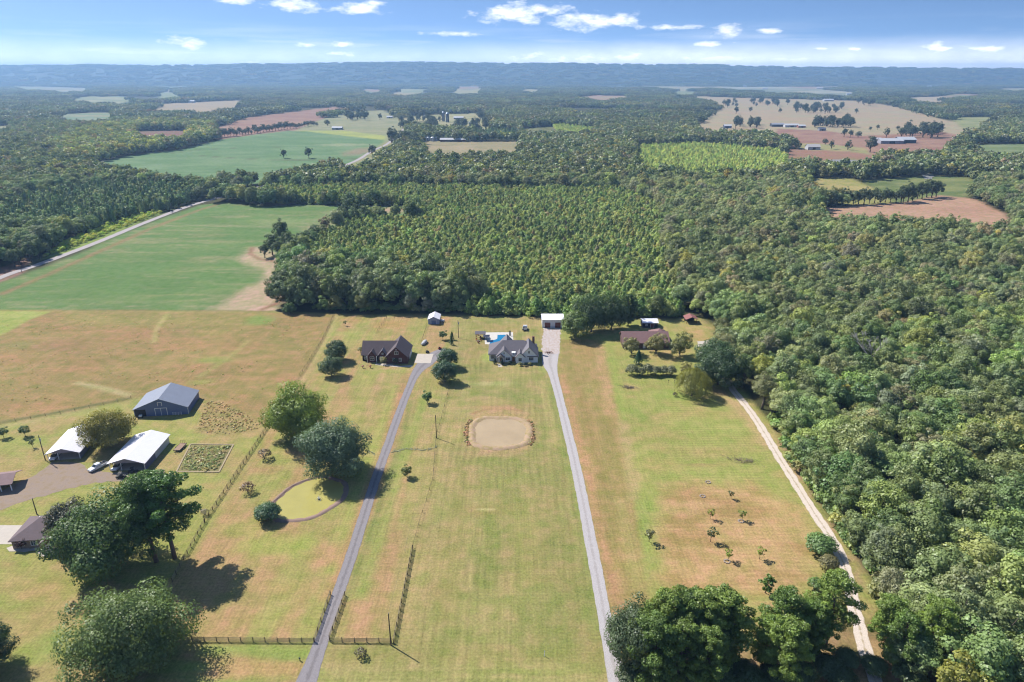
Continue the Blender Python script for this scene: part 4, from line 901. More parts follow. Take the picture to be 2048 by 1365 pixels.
# ------------------------------------------------------------------ ponds
def water_mat(name, c, rough=.12):
    m, t = new_mat(name); b = N(t, 'ShaderNodeBsdfPrincipled'); v = N(t, 'ShaderNodeTexCoord').outputs['Object']
    L(t, mix_c(t, ramp(t, noise_n(t, v, .12, 4, .6), [(.35, 0.), (.7, 1.)]), c, tuple(x * .86 for x in c)), b.inputs['Base Color'])
    b.inputs['Roughness'].default_value = rough; b.inputs['IOR'].default_value = 1.33; b.inputs['Specular IOR Level'].default_value = .5
    bp = N(t, 'ShaderNodeBump'); bp.inputs['Strength'].default_value = .12; bp.inputs['Distance'].default_value = .05; L(t, noise_n(t, v, 3.0, 3, .5), bp.inputs['Height']); L(t, bp.outputs[0], b.inputs['Normal'])
    o = N(t, 'ShaderNodeOutputMaterial'); L(t, b.outputs[0], o.inputs[0]); return m
def pond(cx, cy, rx, ry, power, rot, bank, wm, bm_, label, skew=0.0, lift=.45):
    n = 72; ring = []
    for i in range(n):
        a = 2 * math.pi * i / n; c, s = math.cos(a), math.sin(a); q = (abs(c) ** power + abs(s) ** power) ** (-1 / power)
        j = 1 + .03 * math.sin(a * 3 + 1) + .02 * math.sin(a * 7)
        x = rx * q * c * j; y = ry * q * s * j; x += skew * y; ring.append((x * math.cos(rot) - y * math.sin(rot), x * math.sin(rot) + y * math.cos(rot)))
    def off(d): return [(x * (1 + d / math.hypot(x, y)), y * (1 + d / math.hypot(x, y))) for x, y in ring]
    me = mesh_from('pond', [(cx + x, cy + y, .05) for x, y in off(.4)], [tuple(range(n))]); tag(obj('pond', me, wm), label, kind='structure')
    V, Fc = [], []
    prof = [(0, .03), (.7, .22), (bank * .45, lift), (bank * .75, lift * .8), (bank, .015)]
    for d, z in prof:
        for k, (x, y) in enumerate(off(d)):
            e = 1 + .0 * k; V.append((cx + x * e, cy + y * e, z + (.05 * math.sin(k * 1.7) if 0 < z < lift else 0)))
    for r_ in range(len(prof) - 1):
        for k in range(n): Fc.append((r_ * n + k, r_ * n + (k + 1) % n, (r_ + 1) * n + (k + 1) % n, (r_ + 1) * n + k))
    me = mesh_from('pond_bank', V, Fc, True); tag(obj('pond_bank', me, bm_), 'bare bank round the ' + label, kind='structure')
    return [(cx + x, cy + y) for x, y in ring]
c1 = G(1000, 866)
c1 = (c1[0], 207.6)
pond(c1[0], c1[1], 8.5, 9.2, 3.2, 0, 2.8, water_mat('muddy water', alb(204, 180, 144, 1.65)), mat('pond clay', alb(226, 192, 160), .95, .22, .5, .3, 4, col2=alb(186, 166, 112)), 'muddy tan pond in the middle lawn')
c2 = G(618, 997)
pond(c2[0], c2[1], 8.0, 10.6, 2.3, -.35, 1.7, water_mat('algae water', alb(198, 188, 112, 1.6)), mat('pond mud', alb(176, 148, 136), .95, .15, .5, .3, 4), 'olive green pond with a fountain', .1, .3)
sheet('pond', [(1655, 320), (1700, 320), (1745, 325), (1748, 331), (1715, 334), (1690, 331), (1660, 326)], .25, water_mat('far water', (.2, .2, .19), .6), 'pale long pond below the brown far field', 1.5, 8)
sheet('pond', [(1843, 351), (1856, 348), (1868, 351), (1864, 359), (1848, 359)], .25, water_mat('far water', (.2, .2, .19), .6), 'small round pond in the far marsh', 1.0, 6)
ft = thing('fountain', 'white spray fountain in the olive pond', 'fountain', (G(638, 1000)[0], G(638, 1000)[1], .05))
WHITE = mat('white paint', (.78, .78, .8), .6, .05, 1.0)
SPRAY = mat('spray', (.8, .82, .85), .5, .2, 3.0)
MB().cyl(0, 0, -.05, .25, .35, 10).build('float', mat('black plastic', (.03, .03, .03), .6), ft)
mb = MB(); mb.tube([(0, 0, .2), (0, 0, .9), (0, 0, 1.6)], [.12, .09, .02], 6)
for i in range(8): a = i * .785; mb.tube([(0, 0, .5), (.45 * math.cos(a), .45 * math.sin(a), .75), (.95 * math.cos(a), .95 * math.sin(a), .05)], [.03, .035, .05], 4)
mb.build('spray', SPRAY, ft)

# ------------------------------------------------------------------ buildings
def gable(b, x0, x1, y0, y1, eave, ridge, axis, wm, rm, over=.35, th=.14, z0=0.0, wall=True, roof=True, rname='roof', oe=None):
    oe = over if oe is None else oe
    if axis == 'y': a0, a1, c0, c1 = x0, x1, y0, y1
    else: a0, a1, c0, c1 = y0, y1, x0, x1
    m_ = (a0 + a1) / 2; sl = (ridge - eave) / ((a1 - a0) / 2); dz = sl * over; w = r = None
    if wall: w = MB().prism([(a0, z0), (a1, z0), (a1, eave), (m_, ridge), (a0, eave)], axis, c0, c1).build('wall', wm, b)
    if roof: r = MB().prism([(a0 - over, eave - dz), (m_, ridge), (a1 + over, eave - dz), (a1 + over, eave - dz + th), (m_, ridge + th), (a0 - over, eave - dz + th)], axis, c0 - oe, c1 + oe).build(rname, rm, b)
    return w, r
def hip(b, x0, x1, y0, y1, eave, ridge, rm, over=.4, th=.14, hl=True, hr=True):
    x0 -= over; x1 += over; y0 -= over; y1 += over; d = (y1 - y0) / 2; ym = (y0 + y1) / 2
    rl = x0 + (d if hl else 0); rr_ = x1 - (d if hr else 0)
    if rl > rr_: rl = rr_ = (x0 + x1) / 2
    v = [(x0, y0, eave), (x1, y0, eave), (x1, y1, eave), (x0, y1, eave), (rl, ym, ridge), (rr_, ym, ridge)]
    v += [(x, y, z - th) for x, y, z in v[:4]]
    f = [(0, 1, 5, 4), (2, 3, 4, 5), (1, 2, 5), (3, 0, 4), (6, 7, 1, 0), (7, 8, 2, 1), (8, 9, 3, 2), (9, 6, 0, 3), (9, 8, 7, 6)]
    return MB().add(v, f).build('roof', rm, b)
GLASS = mat('dark window glass', (.03, .035, .045), .08, .05, 1, spec=.6)
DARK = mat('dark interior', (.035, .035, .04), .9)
SHUT = mat('black shutter', (.03, .032, .036), .6)
def window(b, x, z, w, h, y, frame=WHITE, shutters=False, face='-y', div=True):
    def bx(mb, u0, u1, d0, d1, z0, z1): return mb.box(u0, u1, y - d1, y - d0, z0, z1) if face == '-y' else mb.box(y + d0, y + d1, u0, u1, z0, z1)
    m_ = MB(); t = .1
    bx(m_, x - w / 2 - t, x + w / 2 + t, .0, .07, z - t, z); bx(m_, x - w / 2 - t, x + w / 2 + t, .0, .07, z + h, z + h + t)
    bx(m_, x - w / 2 - t, x - w / 2, .0, .07, z, z + h); bx(m_, x + w / 2, x + w / 2 + t, .0, .07, z, z + h)
    if div: bx(m_, x - .035, x + .035, .02, .06, z, z + h); bx(m_, x - w / 2, x + w / 2, .02, .06, z + h * .5 - .03, z + h * .5 + .03)
    f = m_.build('window', frame, b); bx(MB(), x - w / 2, x + w / 2, .0, .03, z, z + h).build('pane', GLASS, f)
    if shutters:
        for s in (-1, 1): bx(MB(), x + s * (w / 2 + .3) - .2, x + s * (w / 2 + .3) + .2, .0, .06, z, z + h).build('shutter', SHUT, b)
    return f
def door(b, x, z0, w, h, y, m_, knob=True):
    d = MB().box(x - w / 2, x + w / 2, y - .06, y, z0, z0 + h).build('door', m_, b)
    fr = MB().box(x - w / 2 - .1, x - w / 2, y - .09, y, z0, z0 + h + .1).box(x + w / 2, x + w / 2 + .1, y - .09, y, z0, z0 + h + .1).box(x - w / 2, x + w / 2, y - .09, y, z0 + h, z0 + h + .1).build('door_frame', WHITE, b)
    return d
def roofm(name, c, var=.12): return mat(name, alb(*c), .8, var, .8, .3, 6, stripe=('Z', 5.0, .25))
def metal(name, c, ax='Y'): return mat(name, alb(*c, 1.25), .45, .05, .5, 0.35, stripe=(ax, 1.1, .14), spec=.4)

# white house ---------------------------------------------------------------
SH_GREY = roofm('charcoal shingle', (138, 132, 140)); SH_PALE = roofm('charcoal shingle worn', (150, 146, 154))
SIDING = mat('white siding', (.78, .79, .81), .7, .04, 1.0, stripe=('X', 2.2, .12)); BRICKW = mat('pale brick', (.72, .72, .74), .8, .08, 2)
WOOD = mat('stained wood', (.22, .11, .055), .7, .25, 2.5)
wh = thing('white_house', 'white farmhouse with charcoal cross-gable roof in front of the pool', 'house', (.3, 268.2, 0))
MB().box(-10.1, 10.4, 2.2, 13.6, 0, 3.1).build('wall', BRICKW, wh)
hip(wh, -10.1, 10.4, 2.2, 13.6, 3.1, 7.3, SH_GREY, .45, .16)
gable(wh, -6.7, -.6, .6, 8.5, 3.0, 5.7, 'y', SIDING, SH_GREY, .45)
gable(wh, 3.2, 10.7, .3, 10.5, 3.05, 7.0, 'y', SIDING, SH_PALE, .5)
gable(wh, 1.3, 5.0, -.5, 4.6, 3.0, 4.75, 'y', SIDING, SH_GREY, .4)
gable(wh, -6.2, 1.0, 9.5, 15.8, 3.05, 6.9, 'y', BRICKW, SH_PALE, .45)
MB().box(-.45, 1.2, 1.2, 2.6, 0, 4.2).build('wall', SIDING, wh)
window(wh, .4, 3.2, .5, .6, 1.2)
window(wh, -3.65, 3.7, .55, .75, .6); window(wh, 6.95, 4.2, .7, 1.0, .3)
window(wh, -8.4, 1.0, 1.0, 1.6, 2.2, WHITE, True); window(wh, -2.1, 1.0, 1.8, 1.2, .6); window(wh, 3.15, .9, 1.3, 1.4, -.5); window(wh, 7.9, 1.0, .8, 1.4, .3, WHITE, True)
door(wh, -5.0, .15, 1.0, 2.1, .6, WOOD); door(wh, .4, .1, 1.3, 2.3, 1.2, WOOD)
MB().prism([(-6.6, 2.5), (-5.0, 3.7), (-3.4, 2.5), (-3.4, 2.68), (-5.0, 3.9), (-6.6, 2.68)], 'y', -1.0, .55).build('porch_roof', SH_GREY, wh)
for s in (-6.35, -3.65): MB().box(s - .12, s + .12, -.85, -.6, 0, 2.6).build('porch_post', WOOD, wh)
MB().box(6.2, 10.9, -.2, .3, 2.75, 2.95).build('awning', SH_GREY, wh)
MB().box(8.6, 9.6, 10.6, 11.5, 3.5, 7.9).build('chimney', mat('brown brick', (.2, .1, .075), .9, .25, 3), wh)
sheet('walkway', [(994, 728), (1002, 728), (1005, 734), (997, 735)], .035, CONC, 'short pale walk at the white house door')
# pool, deck and pool furniture
sheet('pool_deck', [(970, 689), (968, 665.5), (1026, 665), (1027, 690)], .03, mat('white pool deck', alb(244, 238, 230), .8, .05, 1), 'white concrete deck around the swimming pool')
POOLW = water_mat('pool water', alb(40, 150, 205), .08)
sheet('swimming_pool', [(995, 670.2), (1015, 670), (1015.5, 689), (979, 689.5), (981, 681.5), (990, 680), (994.5, 678)], .045, POOLW, 'bright blue stepped swimming pool behind the white house')
pv = thing('poolside_pavilion', 'small dark-roofed timber pavilion at the corner of the pool deck', 'pavilion', (G(961, 676)[0], G(961, 676)[1], 0))
gable(pv, -2.2, 2.2, -1.6, 1.6, 2.5, 3.2, 'x', WOOD, SH_GREY, .3, .12, wall=False)
for sx in (-2, 2):
    for sy in (-1.4, 1.4): MB().box(sx - .1, sx + .1, sy - .1, sy + .1, 0, 2.55).build('post', WOOD, pv)
FURN = mat('orange cushion', alb(206, 126, 78), .8)
for i, (px, py) in enumerate(((956, 671), (962, 677))):
    ch = thing('patio_chair', ['orange patio chair at the back of the pavilion', 'orange patio chair at the front of the pavilion'][i], 'chair', (*G(px, py), 0), .6 * i)
    MB().box(-.4, .4, -.4, .4, .35, .5).build('seat', FURN, ch); MB().box(-.4, .4, .32, .45, .5, 1.0).build('backrest', FURN, ch)
    for s in (-.35, .35):
        for q in (-.35, .35): MB().box(s - .03, s + .03, q - .03, q + .03, 0, .35).build('leg', WOOD, ch)
um = thing('patio_umbrella', 'navy square patio umbrella on the pool deck', 'umbrella', (*G(973, 681), 0))
mb = MB(); mb.add([(-1.5, -1.5, 2.2), (1.5, -1.5, 2.2), (1.5, 1.5, 2.2), (-1.5, 1.5, 2.2), (0, 0, 2.75)], [(0, 1, 4), (1, 2, 4), (2, 3, 4), (3, 0, 4)]); mb.build('canopy', mat('navy canvas', (.02, .028, .06), .8), um)
MB().cyl(0, 0, 0, 2.7, .04, 6).build('pole', mat('black plastic', (.03, .03, .03), .6), um); MB().cyl(0, 0, 0, .12, .35, 10).build('base', mat('black plastic', (.03, .03, .03), .6), um)
fp = thing('fire_pit', 'round stone fire pit on the lawn beside the pool deck', 'fire pit', (*G(957, 683.5), 0))
MB().cyl(0, 0, 0, .4, .75, 14, .7).build('ring', mat('fire stone', (.2, .14, .11), .9, .3, 3), fp); MB().cyl(0, 0, .39, .42, .5, 14).build('ash', DARK, fp)
for i, (px, py, lb) in enumerate(((953, 681, 'pale'), (962, 682, 'second'), (957, 687, 'third'))):
    ch = thing('lawn_chair', ['reddish lawn chair behind the fire pit', 'reddish lawn chair right of the fire pit', 'reddish lawn chair in front of the fire pit'][i], 'chair', (*G(px, py), 0), i * 1.5)
    MB().box(-.35, .35, -.35, .35, .3, .42).build('seat', FURN, ch); MB().box(-.35, .35, .3, .4, .42, .95).build('backrest', FURN, ch)
pl = thing('slide_frame', 'dark metal pool slide frame on the far deck corner', 'pool slide', (*G(1020, 671), 0))
mb = MB(); 
for s in (-.5, .5): mb.tube([(s, -.6, 0), (s, 0, 2.3), (s, .6, 0)], .05, 5)
mb.tube([(-.5, 0, 2.3), (.5, 0, 2.3)], .05, 5); mb.build('frame', SHUT, pl); MB().add([(-.35, -.1, 2.2), (.35, -.1, 2.2), (.35, -1.7, .5), (-.35, -1.7, .5), (-.35, -.1, 2.1), (.35, -.1, 2.1), (.35, -1.7, .4), (-.35, -1.7, .4)], [(0, 1, 2, 3), (7, 6, 5, 4), (0, 4, 5, 1), (1, 5, 6, 2), (2, 6, 7, 3), (3, 7, 4, 0)]).build('chute', SHUT, pl)
# metal garage
WROOF = metal('white metal roof', (240, 240, 248), 'X'); WROOFY = metal('white metal roof y', (236, 234, 242), 'Y'); WWALL = metal('white metal wall', (226, 226, 234), 'X')
RDOOR = mat('red-brown door', (.17, .055, .04), .6, .12, 2, stripe=('Z', 2.0, .3))
gx, gy = G(1105, 656)
ga = thing('metal_garage', 'white metal garage with two red-brown roll doors by the gravel lot', 'garage', (gx, gy, 0))
MB().prism([(0, 0), (9.2, 0), (9.2, 3.7), (0, 4.0)], 'x', -5.0, 5.2).build('wall', WWALL, ga)
MB().prism([(-.4, 4.02), (4.6, 5.1), (9.6, 3.75), (9.6, 3.9), (4.6, 5.25), (-.4, 4.17)], 'x', -5.4, 5.6).build('roof', WROOF, ga)
for x_ in (-2.4, 2.6): door(ga, x_, .05, 2.7, 2.7, 0, RDOOR)
sheet('garage_apron', [(1086, 658.5), (1122, 658.5), (1122, 656), (1086, 656)], .05, CONC, 'narrow concrete apron along the metal garage')

# brick house ---------------------------------------------------------------
BRICK = mat('dark red brick', (.13, .06, .055), .9, .25, 2.5, .3, 10, stripe=('Z', 6.0, .3)); SH_DK = roofm('dark brown shingle', (114, 100, 106)); SH_DK2 = roofm('dark brown shingle worn', (120, 108, 114))
bh = thing('brick_house', 'dark red brick house with dark gabled roof beside the concrete pad', 'house', (-54.0, 267.2, 0))
MB().box(-10.2, .2, 3.0, 13.0, 0, 3.0).build('wall', BRICK, bh)
gable(bh, -10.2, 4.0, 3.0, 13.0, 3.0, 7.3, 'x', BRICK, SH_DK, .45, .16)
gable(bh, .4, 9.6, 0, 13.4, 3.2, 7.6, 'y', BRICK, SH_DK2, .45, .16)
gable(bh, -7.6, -4.0, 1.6, 6.5, 3.0, 5.0, 'y', BRICK, SH_DK, .35)
gable(bh, -3.2, .6, 2.2, 8.0, 3.0, 5.4, 'y', BRICK, SH_PALE, .35)
MB().box(9.6, 9.75, 5.5, 12.5, 0, 3.0).build('side_wall', WHITE, bh)
window(bh, 5.0, 4.3, 1.5, 1.2, 0); window(bh, 3.6, 1.0, .9, 1.5, 0); window(bh, 6.5, 1.0, .9, 1.5, 0); window(bh, -5.8, .9, 1.6, 1.6, 1.6); window(bh, -8.9, .9, .9, 1.4, 3.0); window(bh, -1.3, 3.4, .6, .6, 2.2)
door(bh, -1.9, .1, 1.1, 2.2, 2.2, WHITE)
for q in ((-7.8, 1.4), (-3.8, 1.4)): MB().box(q[0] - .1, q[0] + .1, q[1] - .3, q[1] - .1, 0, 2.9).build('corner_board', WHITE, bh)
for s, lb in ((5.0, 'gable'),): MB().cyl(s, -.05, 6.2, 6.6, .22, 10).build('gable_vent', WHITE, bh)
sheet('front_walk', [(752, 727), (775, 728), (800, 732), (826, 731), (824, 734), (796, 735), (768, 732), (750, 730)], .032, CONC, 'pale curved walk along the brick house front', .1)
gx, gy = G(867.5, 649)
sh = thing('garden_shed', 'small grey shed with bright white gable roof at the wood edge', 'shed', (gx, gy, 0))
gable(sh, -2.7, 2.7, 0, 7.6, 2.6, 3.9, 'y', metal('grey metal wall', (150, 164, 196), 'X'), WROOFY, .3, .1)
door(sh, 0, .05, 2.4, 2.1, 0, mat('blue-grey door', alb(130, 156, 206), .6, .05, 1, stripe=('Z', 2.5, .3)))
tk = thing('propane_tank', 'white propane tank beside the grey shed', 'tank', (*G(885, 644), 0))
MB().tube([(-1.1, 0, .7), (-.95, 0, .7), (.95, 0, .7), (1.1, 0, .7)], [.2, .5, .5, .2], 12).build('tank', WHITE, tk, True)
for s in (-.6, .6): MB().box(s - .08, s + .08, -.4, .4, 0, .4).build('leg', WHITE, tk)
tr = thing('covered_boat', 'white tarp-covered boat by the back fence of the brick house', 'boat', (*G(849, 688), 0), 1.3)
mb = MB(); sec = [(-2.6, .5, .9), (-1.6, 1.0, 1.3), (0, 1.15, 1.5), (1.6, .9, 1.4), (2.7, .15, 1.0)]
V = [];
for x_, w_, h_ in sec: V += [(x_, -w_, .6), (x_, -w_ * .8, .25), (x_, w_ * .8, .25), (x_, w_, .6), (x_, w_ * .5, h_), (x_, -w_ * .5, h_)]
Fq = [tuple(range(6)), tuple(range(29, 23, -1))] + [(i * 6 + k, i * 6 + (k + 1) % 6, (i + 1) * 6 + (k + 1) % 6, (i + 1) * 6 + k) for i in range(4) for k in range(6)]
mb.add(V, Fq).build('tarp', mat('white tarp', alb(225, 226, 228), .7, .1, 2), tr, True)
for s in (-1, 1): MB().tube([(-.3, s * 1.0 - .1, .3), (-.3, s * 1.0 + .1, .3)], .3, 10).build('wheel', SHUT, tr)
# three more roofs: brown house behind the trees, small sheds
BROWN = roofm('brown shingle', (172, 134, 132)); BRW = mat('brown brick wall', (.12, .075, .06), .9, .25, 2.5)
rx, ry = G(1296, 700)
rh = thing('ranch_house', 'long low house with brown roof half hidden by the olive trees', 'house', (rx, ry, 0))
gable(rh, -11, 9.5, 1.5, 12, 2.9, 6.2, 'x', BRW, BROWN, .5, .16)
MB().box(3.5, 10.6, 6, 17, 0, 2.8).build('wall', BRW, rh); hip(rh, 3.5, 10.6, 6, 17, 2.9, 6.0, BROWN, .4, .14)
window(rh, -5, .9, 1.5, 1.3, 1.5); window(rh, 1.5, .9, 1.5, 1.3, 1.5); window(rh, 6, .9, 1.2, 1.3, 1.5); door(rh, -1.5, .1, 1.0, 2.1, 1.5, WHITE)
gx, gy = G(1300, 656)
s1 = thing('carport_shed', 'dark open shed with white roof behind the long brown house', 'shed', (gx, gy, 0))
gable(s1, -3.6, 3.6, 0, 6, 2.6, 3.6, 'x', DARK, WROOF, .4, .1)
door(s1, 1.0, .05, 1.6, 2.0, 0, RDOOR); window(s1, -1.8, 1.0, .8, .8, 0)
gx, gy = G(1383, 648)
s2 = thing('open_shelter', 'small open shelter with red roof against the wood', 'shelter', (gx, gy, 0))
gable(s2, -2.6, 2.6, 0, 5, 2.4, 3.5, 'y', DARK, roofm('red shingle', (180, 120, 116)), .5, .12, wall=False)
MB().box(-2.5, 2.5, 4.8, 4.95, 0, 2.4).build('back_wall', DARK, s2)
for sx in (-2.4, 2.4):
    for sy in (.2, 4.6): MB().box(sx - .1, sx + .1, sy - .1, sy + .1, 0, 2.35).build('post', WOOD, s2)
sheet('gravel_yard', [(1395, 684), (1425, 680), (1430, 694), (1395, 695)], .03, CONC, 'pale gravel yard beside the olive trees', .4)

# farm sheds on the left ------------------------------------------------------
BLUEW = metal('slate blue metal wall', (104, 120, 166), 'X'); BLUER = mat('pale blue metal roof', alb(178, 186, 206, 2.3), .5, .08, .5, .35, stripe=('Y', 1.1, .14))
A_ = Vector(G(271, 835)); B_ = Vector(G(376, 828)); rz = math.atan2(B_.y - A_.y, B_.x - A_.x); M_ = (A_ + B_) / 2
bn = thing('metal_barn', 'slate blue metal barn with pale roof at the pasture edge', 'barn', (M_.x, M_.y, 0), rz - .02)
gable(bn, -9.2, 9.2, 0, 13.6, 2.9, 6.6, 'y', BLUEW, BLUER, .35, .14)
MB().box(-8.9, -5.2, -.03, .0, .05, 2.75).build('bay_shade_panel', DARK, bn)  # near-black panel on the solid wall, its colour stands for the bay's inner shade
d = MB().box(-1.9, 2.0, -.05, 0, .05, 2.9).build('sliding_door', BLUEW, bn)
MB().box(-2.05, -1.9, -.1, 0, .05, 3.05).box(2.0, 2.15, -.1, 0, .05, 3.05).box(-1.9, 2.0, -.1, 0, 2.9, 3.05).box(-.03, .1, -.09, -.05, .05, 2.9).build('door_trim', WHITE, bn)
MB().box(-.75, -.62, -.08, 0, 3.8, 5.3).box(.62, .75, -.08, 0, 3.8, 5.3).box(-.62, .62, -.08, 0, 5.15, 5.3).build('loft_door_trim', WHITE, bn)
MB().box(9.2, 9.32, -.08, .04, 0, 2.9).build('corner_trim', WHITE, bn)
mb = MB()
for z_ in (.3, .7, 1.1): mb.box(3.9, 7.0, -.35, -.3, z_, z_ + .07)
for x_ in (3.9, 4.9, 5.9, 6.93): mb.box(x_, x_ + .07, -.42, -.36, .0, 1.2)
gt = thing('leaning_gate', 'pale tube gate leaning on the slate blue barn', 'gate', (M_.x, M_.y, 0), rz - .02); mb.build('gate_frame', WHITE, gt)
tc_ = thing('parked_tractor', 'small pale tractor in the open bay of the slate blue barn', 'tractor', tuple(bn.matrix_basis @ Vector((-6.9, -.9, 0))), rz)
MB().box(-.5, .5, -.3, 1.2, .5, 1.0).build('body', WHITE, tc_); MB().box(-.45, .45, .6, 1.1, 1.0, 1.6).build('seat', DARK, tc_)
for s in (-.6, .6):
    MB().tube([(s - .12, .9, .55), (s + .12, .9, .55)], .55, 12).build('wheel', SHUT, tc_); MB().tube([(s - .1, -.2, .3), (s + .1, -.2, .3)], .3, 12).build('wheel', SHUT, tc_)
def open_shed(label, fl, fr, depth, eave, ridge, split, wm, extra):
    a = Vector(G(*fl)); b = Vector(G(*fr)); rz_ = math.atan2(b.y - a.y, b.x - a.x) + extra; m_ = (a + b) / 2; w = (b - a).length / 2
    o = thing('open_shed', label, 'shed', (m_.x, m_.y, 0), rz_)
    gable(o, -w, w, 0, depth, eave, ridge, 'y', wm, WROOFY, .45, .12, wall=False, oe=.6)
    MB().prism([(-w, eave), (w, eave), (0, ridge)], 'y', -.05, .05).build('gable_end', metal('grey gable', (150, 146, 160), 'X'), o)
    MB().prism([(-w, 0), (w, 0), (w, eave), (0, ridge), (-w, eave)], 'y', split, depth).build('wall', wm, o)
    MB().box(w - .08, w, .3, split - .03, .0, eave).build('side_wall', metal('dark side wall', (112, 116, 150), 'Y'), o)
    for x_ in (-w + .08, -w * .35, w - .2):
        MB().box(x_ - .08, x_ + .08, .02, .18, 0, eave - .02).build('post', WHITE, o)
    for y_ in np.arange(split / 3, split - .5, split / 3): MB().box(-w, -w + .14, y_ - .07, y_ + .07, 0, eave - .02).build('post', WHITE, o)
    MB().box(-w, w, .2, split - .05, .0, .04).build('slab', CONC, o)
    return o
os1 = open_shed('white-roofed open shed left of the yellowing tree', (97.5, 922), (161.5, 918), 15.5, 2.6, 4.2, 9.5, metal('white shed wall', (216, 216, 228), 'X'), .02)
os2 = open_shed('white-roofed open shed right of the white pickup truck', (220, 943), (292.5, 940.5), 17.2, 2.8, 4.5, 7.0, metal('white shed wall', (216, 216, 228), 'X'), -.03)
gx, gy = G(-4, 988)
ls = thing('carport', 'brown-roofed carport cut off by the photo edge', 'carport', (gx - 3, gy, 0), .25)
gable(ls, -4, 6.5, 0, 7, 2.6, 4.0, 'x', DARK, roofm('faded red roof', (176, 146, 146)), .5, .14, wall=False)
MB().box(-4, 2.0, .4, 6.8, 0, 2.55).build('wall', BRW, ls)
for q in (6.2, 3.5): MB().box(q - .12, q + .12, .1, .34, 0, 2.5).build('post', WHITE, ls)
a = Vector(G(27, 1099)); lh = thing('brown_roofed_house', 'small brown-roofed house left of the spreading tree', 'house', (a.x, a.y, 0), .12)
MB().box(0, 15, 0, 10, 0, 2.7).build('wall', mat('tan brick', (.26, .19, .15), .9, .2, 2.5), lh); hip(lh, 0, 15, 0, 10, 2.75, 5.6, roofm('grey-brown shingle', (140, 122, 126)), .5, .16)
gable(lh, 8.0, 12.5, -2.5, 5, 2.7, 4.4, 'y', mat('tan brick', (.26, .19, .15), .9, .2, 2.5), roofm('grey-brown shingle', (140, 122, 126)), .4)
window(lh, 5.2, .9, 1.2, 1.3, 0); window(lh, 2.2, .9, 1.2, 1.3, 0); window(lh, 10.2, .9, 1.2, 1.3, -2.5)
MB().cyl(4.5, 6.5, 3.9, 5.2, .12, 8).build('vent_pipe', mat('vent metal', (.4, .4, .42), .4, metal=.8), lh)

# ------------------------------------------------------------------ vehicles and yard things
TYRE = mat('tyre rubber', (.02, .02, .022), .9); RIM = mat('wheel rim', (.4, .41, .43), .35, metal=.7); CARW = mat('white car paint', (.62, .63, .66), .25, .03, 1, spec=.6); CGL = mat('car glass', (.02, .025, .03), .06, spec=.7)
LAMP = mat('lamp lens', (.5, .5, .52), .2); RED = mat('tail lamp', (.3, .02, .02), .3)
def wheels(o, xs, w, r):
    for x_ in xs:
        for s in (-1, 1):
            wl = MB().tube([(x_, s * (w - .13), r), (x_, s * (w + .1), r)], r, 14).build('wheel', TYRE, o); MB().tube([(x_, s * (w + .1), r), (x_, s * (w + .13), r)], r * .6, 10).build('rim', RIM, wl)
def loft(secs):
    """closed body from cross-sections (x, half width bottom, half width top, z bottom, z top)"""
    V = []; Fq = []
    for x_, wb, wt, zb, zt in secs: V += [(x_, -wb, zb), (x_, wb, zb), (x_, wb * 1.02, zb + (zt - zb) * .55), (x_, wt, zt), (x_, -wt, zt), (x_, -wb * 1.02, zb + (zt - zb) * .55)]
    n = len(secs); Fq = [tuple(range(6)), tuple(range(6 * n - 1, 6 * n - 7, -1))] + [(i * 6 + k, i * 6 + (k + 1) % 6, (i + 1) * 6 + (k + 1) % 6, (i + 1) * 6 + k) for i in range(n - 1) for k in range(6)]
    return MB().add(V, Fq)
def pickup(loc, rz_, label):
    o = thing('pickup_truck', label, 'truck', loc, rz_)
    loft([(-2.9, .92, .9, .5, 1.0), (-2.8, .98, .95, .45, 1.08), (-.3, .98, .95, .42, 1.1), (1.2, .98, .93, .42, 1.12), (2.5, .95, .86, .45, 1.02), (2.85, .84, .76, .5, .85)]).build('body', CARW, o)
    loft([(-.75, .88, .68, 1.08, 1.12), (-.6, .88, .7, 1.08, 1.8), (.75, .88, .7, 1.08, 1.8), (1.45, .88, .72, 1.08, 1.12)]).build('cab', CARW, o)
    MB().add([(.83, -.66, 1.74), (.83, .66, 1.74), (1.4, .76, 1.18), (1.4, -.76, 1.18)], [(0, 1, 2, 3)]).add([(-.66, -.62, 1.7), (-.66, .62, 1.7), (-.76, .7, 1.2), (-.76, -.7, 1.2)], [(3, 2, 1, 0)]).build('windscreen', CGL, o)
    for s in (-1, 1):
        MB().add([(-.5, s * .745, 1.7), (.7, s * .745, 1.7), (1.15, s * .91, 1.2), (-.55, s * .91, 1.2)], [(0, 1, 2, 3)]).build('side_window', CGL, o)
        MB().box(2.7, 2.88, s * .62 - .17, s * .62 + .17, .7, .86).build('headlight', LAMP, o); MB().box(-2.94, -2.86, s * .8 - .1, s * .8 + .1, .7, .98).build('tail_light', RED, o)
    MB().box(-2.7, -.85, -.75, .75, 1.1, 1.125).build('bed', DARK, o); MB().box(2.82, 2.95, -.8, .8, .42, .6).build('bumper', RIM, o)
    wheels(o, (-1.85, 1.85), .85, .4); return o
a = Vector(G(181, 945)); b = Vector(G(212, 929)); pickup((*((a + b) / 2), 0), math.atan2(a.y - b.y, a.x - b.x), 'white pickup truck parked between the two open sheds')
